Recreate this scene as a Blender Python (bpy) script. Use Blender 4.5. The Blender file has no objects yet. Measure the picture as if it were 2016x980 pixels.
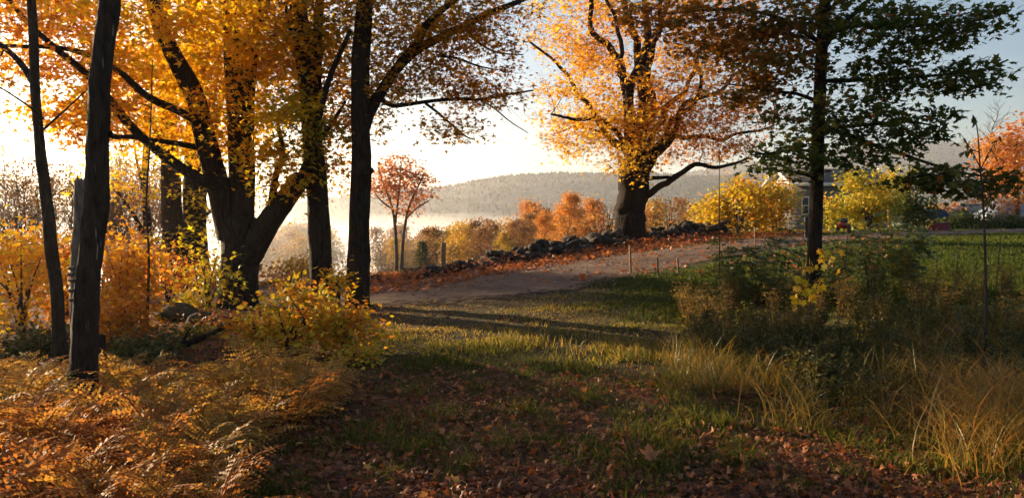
import bpy, math, random
import numpy as np
from mathutils import Vector

# ------------------------------------------------------------------ camera, world, sun, exposure
scene = bpy.context.scene
EYE = 1.6
FPX, CX, CY, PITCH = 1552.0, 1008.0, 490.0, math.radians(2.2)
cam_d = bpy.data.cameras.new('camera')
cam = bpy.data.objects.new('camera', cam_d)
scene.collection.objects.link(cam)
scene.camera = cam
cam_d.sensor_width = 36.0
cam_d.lens = 36.0 * FPX / 2016.0
cam_d.clip_start, cam_d.clip_end = 0.1, 9000.0
cam.location = (0, 0, EYE)
cam.rotation_euler = (math.pi / 2 - PITCH, 0, 0)

SUN_AZ, SUN_EL = 52.0, 11.0          # degrees left of the view direction, degrees above the horizon
world = bpy.data.worlds.new('World')
scene.world = world
world.use_nodes = True
wn = world.node_tree.nodes
bg = wn['Background']
sky = wn.new('ShaderNodeTexSky')
sky.sky_type = 'NISHITA'
sky.sun_disc = False
sky.sun_elevation = math.radians(SUN_EL)
sky.sun_rotation = math.radians(-SUN_AZ)
sky.air_density, sky.dust_density, sky.ozone_density = 1.0, 1.0, 2.6
bg.inputs['Strength'].default_value = 0.055
world.node_tree.links.new(sky.outputs[0], bg.inputs['Color'])

sun_d = bpy.data.lights.new('sun', 'SUN')
sun_d.energy = 5.0
sun_d.color = (1.0, 0.77, 0.48)
sun_d.angle = math.radians(0.6)
sun = bpy.data.objects.new('sun', sun_d)
scene.collection.objects.link(sun)
sdir = Vector((-math.sin(math.radians(SUN_AZ)) * math.cos(math.radians(SUN_EL)),
               math.cos(math.radians(SUN_AZ)) * math.cos(math.radians(SUN_EL)), math.sin(math.radians(SUN_EL))))
sun.rotation_euler = sdir.to_track_quat('Z', 'Y').to_euler()
sun.location = (-30, 20, 20)

vs = scene.view_settings
scene.display_settings.display_device = 'sRGB'
vs.view_transform = 'Standard'
vs.look = 'None'
vs.exposure = 1.75
vs.gamma = 1.0
vs.use_curve_mapping = False

cy = scene.cycles
cy.use_denoising = True
try:
    cy.denoiser = 'OPENIMAGEDENOISE'
    cy.denoising_prefilter = 'ACCURATE'
except Exception:
    pass
cy.use_adaptive_sampling = True
cy.adaptive_threshold = 0.02
cy.use_light_tree = False
cy.max_bounces, cy.diffuse_bounces, cy.glossy_bounces = 5, 2, 1
cy.transmission_bounces, cy.volume_bounces, cy.transparent_max_bounces = 4, 1, 8
cy.caustics_reflective = cy.caustics_refractive = False
cy.sample_clamp_indirect = 4.0

# ------------------------------------------------------------------ helpers
COL = scene.collection
RNG = np.random.default_rng(11)
PI = math.pi


def smooth(a, b, x):
    t = np.clip((np.asarray(x, float) - a) / (b - a), 0, 1)
    return t * t * (3 - 2 * t)


def _hash(ix, iy, seed):
    n = (ix.astype(np.int64) * 374761393 + iy.astype(np.int64) * 668265263 + seed * 982451653) & 0x7fffffff
    n = ((n ^ (n >> 13)) * 1274126177) & 0x7fffffff
    return ((n ^ (n >> 16)) & 0xffff) / 65535.0


def vnoise(x, y, seed=0):
    x = np.asarray(x, float); y = np.asarray(y, float)
    ix = np.floor(x); iy = np.floor(y)
    fx = x - ix; fy = y - iy
    fx = fx * fx * (3 - 2 * fx); fy = fy * fy * (3 - 2 * fy)
    a = _hash(ix, iy, seed); b = _hash(ix + 1, iy, seed); c = _hash(ix, iy + 1, seed); d = _hash(ix + 1, iy + 1, seed)
    return (a * (1 - fx) + b * fx) * (1 - fy) + (c * (1 - fx) + d * fx) * fy


def fbm(x, y, seed=0, oct=3):
    s, a, t = 0, 1, 0
    for k in range(oct):
        s = s + a * vnoise(np.asarray(x) * 2 ** k, np.asarray(y) * 2 ** k, seed + k); t += a; a *= .5
    return s / t


def wall_y(x):
    return 21 + 1.1 * np.asarray(x, float)


def ground_z(x, y):
    x = np.asarray(x, float); y = np.asarray(y, float)
    rise = np.where(x > -4, 1.15 * (1 - np.exp(-np.maximum(x + 4, 0) / 8)), 0.03 * (x + 4)) * smooth(4, 24, y)
    rise = np.maximum(rise, -2.2)
    beyond = np.maximum(0, y - np.maximum(wall_y(np.minimum(x, 14)), 18) - 1.0)
    keep = 1 - smooth(9, 20, x)
    z = rise - 0.05 * np.minimum(beyond, 30) * keep
    z = z - 0.02 * np.maximum(0, y - 14) * smooth(-4, -14, x)
    left = 1 - smooth(0.25, 0.6, x / np.maximum(y, 1))
    z = z - 6 * smooth(45, 90, y) * left - 18 * smooth(90, 260, y) * left
    z = z + 0.22 * smooth(2.4, 4.2, x - 0.12 * (y - 4)) * (1 - smooth(9, 14, y))
    nb = 1 - smooth(60, 150, y)
    z = z + nb * (0.10 * (fbm(x * .45, y * .45, 5) - .5) + 0.035 * (vnoise(x * 2.1, y * 2.1, 9) - .5))
    return z


def gz(x, y):
    return float(ground_z(x, y))


SP, CP = math.sin(PITCH), math.cos(PITCH)


def W(px, py, d):
    """world point that stands at depth d (metres along +Y) on the line of sight through a photo pixel"""
    u, v = px - CX, CY - py
    k = d / (FPX * CP + v * SP)
    return np.array([u * k, d, EYE + k * (-FPX * SP + v * CP)])


def G(px, d):
    """ground point at depth d under photo column px"""
    x = (px - CX) / FPX * d
    return np.array([x, d, gz(x, d)])


# ---- meshes
def mesh_obj(name, V, F, mat, parent=None, attr=None, smooth_shade=False, origin=None):
    V = np.asarray(V, np.float32).reshape(-1, 3)
    if origin is not None:
        V = V - np.asarray(origin, np.float32)
    me = bpy.data.meshes.new(name)
    Fs = F if isinstance(F, list) else [F]
    Fs = [np.asarray(f, np.int32) for f in Fs if len(f)]
    nl = sum(f.size for f in Fs); npol = sum(len(f) for f in Fs)
    me.vertices.add(len(V)); me.vertices.foreach_set('co', V.ravel())
    me.loops.add(nl); me.loops.foreach_set('vertex_index', np.concatenate([f.ravel() for f in Fs]))
    me.polygons.add(npol)
    tot = np.concatenate([np.full(len(f), f.shape[1], np.int32) for f in Fs])
    st = np.concatenate([[0], np.cumsum(tot)[:-1]]).astype(np.int32)
    me.polygons.foreach_set('loop_start', st)
    if smooth_shade:
        me.polygons.foreach_set('use_smooth', np.ones(npol, bool))
    me.update(calc_edges=True)
    if attr:
        for k, a in attr.items():
            at = me.attributes.new(k, 'FLOAT', 'POINT')
            at.data.foreach_set('value', np.asarray(a, np.float32))
    if mat is not None:
        me.materials.append(mat)
    o = bpy.data.objects.new(name, me)
    COL.objects.link(o)
    if parent is not None:
        o.parent = parent
    return o


def tag(o, label=None, cat=None, group=None, kind=None):
    if label: o['label'] = label
    if cat: o['category'] = cat
    if group: o['group'] = group
    if kind: o['kind'] = kind
    return o


def thing(name, label, cat, loc=(0, 0, 0), group=None):
    o = bpy.data.objects.new(name, None)
    o.empty_display_size = 0.2
    COL.objects.link(o)
    o.location = [float(v) for v in loc]
    return tag(o, label, cat, group)


def copy_tree(root, loc, rz=0.0, sc=1.0, label=None, group=None, tilt=(0, 0)):
    r = root.copy(); COL.objects.link(r)
    r.location = [float(v) for v in loc]; r.rotation_euler = (tilt[0], tilt[1], float(rz))
    r.scale = (sc, sc, sc) if np.isscalar(sc) else sc
    if label: r['label'] = label
    if group: r['group'] = group
    for ch in root.children:
        c = ch.copy(); COL.objects.link(c); c.parent = r
        for g in ch.children:
            d = g.copy(); COL.objects.link(d); d.parent = c
    return r


def spline(P, n):
    P = np.asarray(P, float)
    if len(P) < 3:
        t = np.linspace(0, 1, n)[:, None]
        return P[0] * (1 - t) + P[-1] * t
    seg = np.linalg.norm(np.diff(P, axis=0), axis=1); cum = np.concatenate([[0], np.cumsum(seg)])
    Q = np.vstack([2 * P[0] - P[1], P, 2 * P[-1] - P[-2]])
    out = []
    for s in np.linspace(0, cum[-1], n):
        i = min(np.searchsorted(cum, s, 'right') - 1, len(P) - 2)
        t = (s - cum[i]) / max(seg[i], 1e-9)
        p0, p1, p2, p3 = Q[i], Q[i + 1], Q[i + 2], Q[i + 3]
        out.append(.5 * (2 * p1 + (p2 - p0) * t + (2 * p0 - 5 * p1 + 4 * p2 - p3) * t * t + (3 * p1 - p0 - 3 * p2 + p3) * t ** 3))
    return np.array(out)


def tube(P, R, sides=6, ridge=0.0, rng=RNG, cap=True):
    """tapered tube along P; returns V, quads (+ cap tris)"""
    P = np.asarray(P, float); n = len(P); R = np.asarray(R, float)
    T = np.gradient(P, axis=0); T /= np.linalg.norm(T, axis=1)[:, None] + 1e-9
    ref = np.array([1., 0, 0]) if abs(T[0][0]) < .8 else np.array([0, 1., 0])
    U = ref - T * (T @ ref)[:, None]; U /= np.linalg.norm(U, axis=1)[:, None] + 1e-9
    B = np.cross(T, U)
    a = np.linspace(0, 2 * PI, sides, endpoint=False)
    rr = np.ones((n, sides))
    if ridge > 0:
        k = max(2, n // 3)
        base = rng.normal(0, 1, (k + 1, sides))
        t = np.linspace(0, k - 1e-6, n); i = t.astype(int); f = (t - i)[:, None]
        rr = rr + ridge * (base[i] * (1 - f) + base[i + 1] * f) + ridge * .45 * rng.normal(0, 1, (n, sides))
    V = P[:, None, :] + (R[:, None] * rr)[:, :, None] * (np.cos(a)[None, :, None] * U[:, None, :] + np.sin(a)[None, :, None] * B[:, None, :])
    V = V.reshape(-1, 3)
    i = np.arange(n - 1)[:, None] * sides; j = np.arange(sides)[None, :]; j2 = (j + 1) % sides
    Q = np.stack([i + j, i + j2, i + sides + j2, i + sides + j], -1).reshape(-1, 4)
    if cap:
        V = np.vstack([V, P[-1] + T[-1] * R[-1] * .4])
        b = (n - 1) * sides
        jj = np.arange(sides)
        C = np.stack([b + jj, b + (jj + 1) % sides, np.full(sides, len(V) - 1)], -1)
        return V, [Q, C]
    return V, [Q]


class Acc:
    def __init__(self):
        self.V = []; self.Q = []; self.T = []; self.A = []; self.n = 0

    def add(self, V, Fs, a=0.0):
        for f in (Fs if isinstance(Fs, list) else [Fs]):
            if len(f):
                (self.Q if f.shape[1] == 4 else self.T).append(np.asarray(f) + self.n)
        self.V.append(V); self.n += len(V)
        self.A.append(np.broadcast_to(np.asarray(a, float), (len(V),)).copy())

    def obj(self, name, mat, parent=None, origin=None, ss=False):
        F = []
        if self.Q: F.append(np.concatenate(self.Q))
        if self.T: F.append(np.concatenate(self.T))
        return mesh_obj(name, np.concatenate(self.V), F, mat, parent, {'v': np.concatenate(self.A)}, ss, origin)


def box_v(cx, cy_, cz, sx, sy, sz):
    V = np.array([[x, y, z] for z in (-.5, .5) for y in (-.5, .5) for x in (-.5, .5)]) * [sx, sy, sz] + [cx, cy_, cz]
    F = np.array([[0, 2, 3, 1], [4, 5, 7, 6], [0, 1, 5, 4], [2, 6, 7, 3], [0, 4, 6, 2], [1, 3, 7, 5]])
    return V, F


# ---- leaf templates: outline in the leaf's own plane (x across, y to the tip), z curls
def fan(outline, c=(0, .38), curl=.12):
    o = np.array(outline, float)
    V = np.vstack([[c[0], c[1]], o])
    z = -curl * (V[:, 0] ** 2) * 2 - curl * .8 * np.maximum(V[:, 1] - .4, 0) ** 2
    z[0] += .03
    V = np.column_stack([V, z]); n = len(o)
    F = np.array([[0, 1 + i, 1 + (i + 1) % n] for i in range(n)])
    return V, F


def mirror(right):
    return right + [(-x, y) for x, y in right[::-1] if x > 0]


MAPLE = fan(mirror([(0, 0), (.40, .03), (.25, .27), (.55, .57), (.19, .60), (0, 1.0)]))
MAPLE_HI = fan(mirror([(0, 0), (.2, .02), (.42, -.02), (.33, .18), (.27, .27), (.47, .36), (.60, .60), (.42, .57), (.22, .52), (.20, .66), (.12, .80), (0, 1.05)]), curl=.22)
MAPLE_LO = (np.array([[0, 0, 0], [.55, .55, -.06], [.16, .42, .03], [0, 1, -.05], [-.16, .42, .03], [-.55, .55, -.06]]),
            np.array([[0, 1, 2], [0, 2, 4], [2, 3, 4], [0, 4, 5]]))
OVAL = fan(mirror([(0, 0), (.22, .25), (.26, .5), (.14, .8), (0, 1.0)]), c=(0, .5), curl=.25)
KITE = (np.array([[0, 0, 0], [.38, .45, -.05], [0, 1, -.03], [-.38, .45, -.05]]), np.array([[0, 1, 2], [0, 2, 3]]))
NARROW = (np.array([[0, 0, 0], [.09, .4, .01], [0, 1, -.12], [-.09, .4, .01]]), np.array([[0, 1, 2], [0, 2, 3]]))


def leaves(pos, nrm, tip, size, tmpl, val):
    """returns V, F, attr for many leaves"""
    tv, tf = tmpl
    pos = np.asarray(pos, float); n = len(pos)
    nrm = nrm / (np.linalg.norm(nrm, axis=1)[:, None] + 1e-9)
    tip = tip - nrm * np.sum(tip * nrm, 1)[:, None]
    tip = tip / (np.linalg.norm(tip, axis=1)[:, None] + 1e-9)
    side = np.cross(tip, nrm)
    s = np.broadcast_to(np.asarray(size, float), (n,))
    V = pos[:, None, :] + s[:, None, None] * (tv[None, :, 0:1] * side[:, None, :] + tv[None, :, 1:2] * tip[:, None, :] + tv[None, :, 2:3] * nrm[:, None, :])
    F = tf[None] + (np.arange(n) * len(tv))[:, None, None]
    return V.reshape(-1, 3), F.reshape(-1, 3), np.repeat(np.clip(val, 0, 1), len(tv))


# ---- materials
def nmat(name):
    m = bpy.data.materials.new(name); m.use_nodes = True
    nt = m.node_tree; nt.nodes.clear()
    out = nt.nodes.new('ShaderNodeOutputMaterial')
    return m, nt, out, lambda t, **k: _nd(nt, t, k)


def _nd(nt, t, k):
    n = nt.nodes.new('ShaderNode' + t)
    for a, b in k.items():
        setattr(n, a, b)
    return n


def ramp(nt, stops, fac):
    r = nt.nodes.new('ShaderNodeValToRGB')
    e = r.color_ramp.elements
    while len(e) < len(stops): e.new(.5)
    for el, (p, c) in zip(e, stops):
        el.position = p; el.color = (*c, 1)
    nt.links.new(fac, r.inputs['Fac'])
    return r.outputs['Color']


def leaf_mat(name, stops, trans=.5, rough=.5, spec=.3, tmul=(1.25, 1.05, .6)):
    m, nt, out, N = nmat(name)
    L = nt.links.new
    at = N('Attribute', attribute_name='v')
    c = ramp(nt, stops, at.outputs['Fac'])
    p = N('BsdfPrincipled'); p.inputs['Roughness'].default_value = rough
    p.inputs['Specular IOR Level'].default_value = spec
    L(c, p.inputs['Base Color'])
    mul = N('Mix', data_type='RGBA', blend_type='MULTIPLY'); mul.inputs['Factor'].default_value = 1
    L(c, mul.inputs['A']); mul.inputs['B'].default_value = (*tmul, 1)
    t = N('BsdfTranslucent'); L(mul.outputs['Result'], t.inputs['Color'])
    mx = N('MixShader'); mx.inputs[0].default_value = trans
    L(p.outputs[0], mx.inputs[1]); L(t.outputs[0], mx.inputs[2]); L(mx.outputs[0], out.inputs['Surface'])
    return m


def bark_mat(name, dark, light, patch=None, patch_amt=.62, scale=1.0, bump=.95):
    m, nt, out, N = nmat(name); L = nt.links.new
    tc = N('TexCoord'); mp = N('Mapping'); mp.inputs['Scale'].default_value = (15 * scale, 15 * scale, 4.2 * scale)
    L(tc.outputs['Object'], mp.inputs['Vector'])
    n1 = N('TexNoise'); n1.inputs['Scale'].default_value = 1.6; n1.inputs['Detail'].default_value = 6
    n1.inputs['Roughness'].default_value = .65
    L(mp.outputs[0], n1.inputs['Vector'])
    c = ramp(nt, [(.32, dark), (.72, light)], n1.outputs['Fac'])
    if patch:
        n2 = N('TexNoise'); n2.inputs['Scale'].default_value = 3.2; n2.inputs['Detail'].default_value = 5
        mp2 = N('Mapping'); mp2.inputs['Scale'].default_value = (7, 7, .8)
        L(tc.outputs['Object'], mp2.inputs['Vector']); L(mp2.outputs[0], n2.inputs['Vector'])
        f = ramp(nt, [(patch_amt, (0, 0, 0)), (patch_amt + .06, (1, 1, 1))], n2.outputs['Fac'])
        mx = N('Mix', data_type='RGBA'); L(f, mx.inputs['Factor']); L(c, mx.inputs['A']); mx.inputs['B'].default_value = (*patch, 1)
        c = mx.outputs['Result']
    p = N('BsdfPrincipled'); p.inputs['Roughness'].default_value = .9; p.inputs['Specular IOR Level'].default_value = .15
    L(c, p.inputs['Base Color'])
    b = N('Bump'); b.inputs['Strength'].default_value = bump; b.inputs['Distance'].default_value = .06
    L(n1.outputs['Fac'], b.inputs['Height']); L(b.outputs[0], p.inputs['Normal'])
    L(p.outputs[0], out.inputs['Surface'])
    return m


def plain_mat(name, col, rough=.7, spec=.3, noise=.25, nscale=6, metal=0, bump=0):
    m, nt, out, N = nmat(name); L = nt.links.new
    tc = N('TexCoord'); n1 = N('TexNoise'); n1.inputs['Scale'].default_value = nscale; n1.inputs['Detail'].default_value = 5
    L(tc.outputs['Object'], n1.inputs['Vector'])
    lo = tuple(v * (1 - noise) for v in col); hi = tuple(min(1, v * (1 + noise)) for v in col)
    c = ramp(nt, [(.3, lo), (.7, hi)], n1.outputs['Fac'])
    p = N('BsdfPrincipled'); p.inputs['Roughness'].default_value = rough; p.inputs['Specular IOR Level'].default_value = spec
    p.inputs['Metallic'].default_value = metal
    L(c, p.inputs['Base Color'])
    if bump:
        b = N('Bump'); b.inputs['Strength'].default_value = bump; b.inputs['Distance'].default_value = .05
        L(n1.outputs['Fac'], b.inputs['Height']); L(b.outputs[0], p.inputs['Normal'])
    L(p.outputs[0], out.inputs['Surface'])
    return m


M = {}
M['bark'] = bark_mat('maple_bark', (.012, .008, .005), (.062, .042, .028), (.10, .085, .065), .72)
M['bark_light'] = bark_mat('lichen_bark', (.012, .008, .006), (.055, .039, .028), (.24, .21, .18), .66)
M['bark_old'] = bark_mat('old_maple_bark', (.010, .006, .004), (.042, .027, .018), None)
M['bark_dead'] = bark_mat('dead_bark', (.09, .075, .06), (.26, .22, .18))
M['twig'] = bark_mat('twig_bark', (.03, .02, .015), (.10, .07, .05), None, bump=.2)
M['wood'] = plain_mat('bare_wood', (.30, .14, .08), noise=.5, nscale=9)
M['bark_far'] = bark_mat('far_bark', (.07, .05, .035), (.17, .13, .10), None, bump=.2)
M['yellow'] = leaf_mat('maple_leaf_gold', [(0, (.42, .38, .02)), (.25, (.74, .54, .03)), (.55, (.80, .46, .025)), (.8, (.74, .30, .016)), (1, (.46, .16, .012))], .7, tmul=(1.15, 1.1, .6))
M['mixed'] = leaf_mat('maple_leaf_bronze', [(0, (.20, .19, .02)), (.3, (.42, .30, .025)), (.6, (.50, .24, .02)), (.85, (.40, .13, .015)), (1, (.62, .40, .03))], .6)
M['orange'] = leaf_mat('maple_leaf_orange', [(0, (.74, .50, .07)), (.4, (.72, .38, .035)), (.75, (.62, .23, .025)), (1, (.40, .11, .02))], .6, tmul=(1.15, 1.1, .6))
M['red'] = leaf_mat('maple_leaf_red', [(0, (.60, .34, .13)), (.5, (.55, .22, .085)), (1, (.38, .11, .05))], .45)
M['green'] = leaf_mat('maple_leaf_green', [(0, (.045, .085, .018)), (.45, (.085, .115, .024)), (.7, (.17, .13, .03)), (.88, (.27, .10, .03)), (1, (.50, .22, .025))], .5, rough=.6, spec=.2)
M['bush'] = leaf_mat('bush_leaf', [(0, (.13, .19, .02)), (.4, (.34, .34, .03)), (.75, (.62, .46, .03)), (1, (.55, .22, .02))], .45)
M['bushgreen'] = leaf_mat('bush_leaf_green', [(0, (.05, .08, .02)), (.6, (.12, .15, .03)), (1, (.3, .26, .04))], .4)
M['fern'] = leaf_mat('fern_frond', [(0, (.20, .19, .04)), (.3, (.40, .28, .07)), (.6, (.46, .27, .065)), (.85, (.46, .20, .05)), (1, (.34, .11, .03))], .5, rough=.6, spec=.2)
M['fernstem'] = plain_mat('fern_stem', (.16, .07, .03))
M['herb'] = leaf_mat('herb_leaf', [(0, (.045, .06, .016)), (.5, (.09, .10, .027)), (.8, (.19, .16, .04)), (1, (.36, .22, .05))], .45)
M['weed'] = leaf_mat('weed_leaf', [(0, (.09, .11, .03)), (.4, (.19, .16, .045)), (.75, (.30, .18, .06)), (1, (.40, .20, .07))], .5)
M['grass'] = leaf_mat('grass_blade', [(0, (.034, .06, .010)), (.4, (.075, .10, .018)), (.65, (.19, .175, .035)), (.85, (.30, .23, .06)), (1, (.38, .25, .08))], .5, rough=.6, spec=.12)
M['straw'] = leaf_mat('straw_blade', [(0, (.05, .075, .016)), (.3, (.14, .13, .03)), (.65, (.34, .21, .05)), (1, (.40, .17, .04))], .5, rough=.4, spec=.4)
M['litter'] = leaf_mat('fallen_leaf_skin', [(0, (.08, .034, .018)), (.35, (.22, .07, .028)), (.6, (.36, .13, .05)), (.8, (.46, .20, .08)), (.92, (.46, .11, .025)), (1, (.58, .36, .09))], .3, rough=.55)
M['stone'] = plain_mat('field_stone', (.05, .04, .03), rough=.95, noise=.5, nscale=5, bump=.5)
M['stake'] = plain_mat('stake_wood', (.26, .16, .09), noise=.3, nscale=12)

# ------------------------------------------------------------------ ground
b_ = 6.7
ux = np.linspace(-1, 1, 340); gx = 5.0 * np.sinh(b_ * ux) / 1.0
vy = np.linspace(-.42, 1, 420); gy = 6 + 5.0 * np.sinh(b_ * vy)
XX, YY = np.meshgrid(gx, gy)
ZZ = ground_z(XX, YY)
nx_, ny_ = len(gx), len(gy)
ii = (np.arange(ny_ - 1)[:, None] * nx_ + np.arange(nx_ - 1)[None, :]).ravel()
GQ = np.stack([ii, ii + 1, ii + nx_ + 1, ii + nx_], -1)


def litter_mask(x, y):
    """fallen leaves: foreground, the foot of the woods and the strip below the stone wall"""
    n = fbm(np.asarray(x) * .8, np.asarray(y) * .8, 21)
    fore = (1 - smooth(7.2, 8.6, y + .25 * np.asarray(x))) * smooth(.3, .55, n + .12)
    wood = (1 - smooth(-2.6, -1.0, x)) * .9
    off = wall_y(x) - np.asarray(y)
    strip = smooth(-1.5, 0, off) * (1 - smooth(2.2, 3.6, off)) * smooth(-4, -1, x) * (1 - smooth(12, 15, x)) * (np.asarray(y) > 15)
    return np.clip(np.maximum.reduce([fore, wood * np.ones_like(n), strip]), 0, 1)


def field_mask(x, y):
    off = np.asarray(y) - wall_y(x)
    right = smooth(1.0, 3.0, np.asarray(x) - .05 * np.asarray(y)) * smooth(9, 12, y)
    return np.clip(np.maximum(smooth(.5, 2.5, off) * (np.asarray(y) > 17), right), 0, 1)


def ground_material():
    m, nt, out, N = nmat('ground_soil'); L = nt.links.new
    geo = N('NewGeometry')
    n1 = N('TexNoise'); n1.inputs['Scale'].default_value = 1.7; n1.inputs['Detail'].default_value = 8; n1.inputs['Roughness'].default_value = .7
    n2 = N('TexNoise'); n2.inputs['Scale'].default_value = 14; n2.inputs['Detail'].default_value = 6; n2.inputs['Roughness'].default_value = .7
    vo = N('TexVoronoi'); vo.inputs['Scale'].default_value = 11
    for n in (n1, n2, vo): L(geo.outputs['Position'], n.inputs['Vector'])
    turf = ramp(nt, [(.3, (.045, .036, .016)), (.55, (.085, .06, .028)), (.75, (.13, .085, .045))], n2.outputs['Fac'])
    lit = ramp(nt, [(.0, (.05, .028, .018)), (.4, (.13, .06, .032)), (.75, (.22, .10, .05)), (1, (.30, .16, .08))], vo.outputs['Color'])
    fld = ramp(nt, [(.3, (.09, .13, .025)), (.7, (.16, .18, .04))], n1.outputs['Fac'])
    a1 = N('Attribute', attribute_name='litter'); a2 = N('Attribute', attribute_name='field')
    m1 = N('Mix', data_type='RGBA'); L(a2.outputs['Fac'], m1.inputs['Factor']); L(turf, m1.inputs['A']); L(fld, m1.inputs['B'])
    m2 = N('Mix', data_type='RGBA'); L(a1.outputs['Fac'], m2.inputs['Factor']); L(m1.outputs['Result'], m2.inputs['A']); L(lit, m2.inputs['B'])
    p = N('BsdfPrincipled'); p.inputs['Roughness'].default_value = .95; p.inputs['Specular IOR Level'].default_value = .1
    L(m2.outputs['Result'], p.inputs['Base Color'])
    b = N('Bump'); b.inputs['Strength'].default_value = .8; b.inputs['Distance'].default_value = .05
    L(n2.outputs['Fac'], b.inputs['Height']); L(b.outputs[0], p.inputs['Normal'])
    L(p.outputs[0], out.inputs['Surface'])
    return m


ground = mesh_obj('ground', np.stack([XX, YY, ZZ], -1), GQ, ground_material(), None,
                  {'litter': litter_mask(XX, YY).ravel(), 'field': field_mask(XX, YY).ravel()}, True)
tag(ground, kind='structure')

# dirt road
ROAD = spline([(-30, 17.6, 0), (-12, 17.4, 0), (-5, 16.9, 0), (-1.3, 16.7, 0), (2.9, 19.0, 0), (6.5, 22.4, 0), (12, 27.2, 0), (22, 32.5, 0), (40, 39, 0)], 240)
tan = np.gradient(ROAD, axis=0); tan /= np.linalg.norm(tan, axis=1)[:, None]
nor = np.stack([-tan[:, 1], tan[:, 0], 0 * tan[:, 0]], -1)
rv = []
NR = 15
for k, t in enumerate(np.linspace(-1, 1, NR)):
    s = np.arange(len(ROAD))
    w_hi = 1.7; w_lo = 2.0 + 2.2 * np.exp(-((ROAD[:, 0] + 1.4) / 3.6) ** 2)
    wob = .35 * (vnoise(s * .35, s * 0 + 3.3 + (t > 0) * 9, 4) - .5) + .2 * (vnoise(s * 1.1, s * 0 + 7 + (t > 0) * 9, 8) - .5)
    off = np.where(t > 0, t * (w_hi + wob), t * (w_lo + wob))
    p = ROAD + nor * off[:, None]
    p[:, 2] = ground_z(p[:, 0], p[:, 1]) + .02 * (1 - abs(t) ** 3) + .016 - .12 * (abs(t) > .99) - .02 * math.exp(-((abs(t) - .5) / .16) ** 2)
    rv.append(p)
rv = np.stack(rv, 1)
ri = (np.arange(len(ROAD) - 1)[:, None] * NR + np.arange(NR - 1)[None]).ravel()
RQ = np.stack([ri, ri + NR, ri + NR + 1, ri + 1], -1)


def road_material():
    m, nt, out, N = nmat('packed_dirt'); L = nt.links.new
    geo = N('NewGeometry')
    n1 = N('TexNoise'); n1.inputs['Scale'].default_value = 1.1; n1.inputs['Detail'].default_value = 9; n1.inputs['Roughness'].default_value = .75
    n2 = N('TexNoise'); n2.inputs['Scale'].default_value = 26; n2.inputs['Detail'].default_value = 5; n2.inputs['Roughness'].default_value = .7
    n3 = N('TexNoise'); n3.inputs['Scale'].default_value = 5; n3.inputs['Detail'].default_value = 7; n3.inputs['Roughness'].default_value = .75
    for n in (n1, n2, n3): L(geo.outputs['Position'], n.inputs['Vector'])
    c = ramp(nt, [(.3, (.13, .08, .052)), (.45, (.22, .145, .10)), (.58, (.30, .20, .145)), (.75, (.37, .26, .195))], n1.outputs['Fac'])
    c2 = ramp(nt, [(.32, (.35, .32, .3)), (.5, (.8, .78, .76)), (.66, (1, 1, 1))], n2.outputs['Fac'])
    mx = N('Mix', data_type='RGBA', blend_type='MULTIPLY'); mx.inputs['Factor'].default_value = .9
    L(c, mx.inputs['A']); L(c2, mx.inputs['B'])
    p = N('BsdfPrincipled'); p.inputs['Roughness'].default_value = .9; p.inputs['Specular IOR Level'].default_value = .15
    L(mx.outputs['Result'], p.inputs['Base Color'])
    b = N('Bump'); b.inputs['Strength'].default_value = 1.0; b.inputs['Distance'].default_value = .06
    L(n2.outputs['Fac'], b.inputs['Height']); L(b.outputs[0], p.inputs['Normal'])
    # worn ragged edge where turf takes over
    e = N('Attribute', attribute_name='edge')
    ad = N('Math', operation='ADD'); L(e.outputs['Fac'], ad.inputs[0]); L(n3.outputs['Fac'], ad.inputs[1])
    gt = N('MapRange'); gt.inputs['From Min'].default_value = .96; gt.inputs['From Max'].default_value = 1.14
    L(ad.outputs[0], gt.inputs['Value'])
    tr = N('BsdfTransparent'); ms = N('MixShader')
    L(gt.outputs[0], ms.inputs[0]); L(p.outputs[0], ms.inputs[1]); L(tr.outputs[0], ms.inputs[2])
    L(ms.outputs[0], out.inputs['Surface'])
    return m


tt = np.linspace(-1, 1, NR)
edge = np.where(tt > 0, smooth(.6, 1.0, tt) * .8, np.clip(-tt, 0, 1) ** 1.3 * .85)
road = mesh_obj('dirt_road', rv, RQ, road_material(), None, {'edge': np.tile(edge, len(ROAD))}, True)
tag(road, kind='structure')


def on_road(x, y):
    P = np.stack([np.asarray(x, float), np.asarray(y, float)], -1)
    d = np.min(np.linalg.norm(P[:, None, :] - ROAD[None, ::3, :2], axis=2), 1)
    return d

# ------------------------------------------------------------------ hills
M['hill'] = plain_mat('hill_forest_floor', (.095, .066, .042), rough=1, noise=.5, nscale=.03)
M['hilltree'] = leaf_mat('hill_tree_crown', [(0, (.045, .045, .025)), (.4, (.085, .06, .034)), (.75, (.13, .08, .04)), (1, (.17, .10, .045))], .2, 1.0, 0.0)


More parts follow.
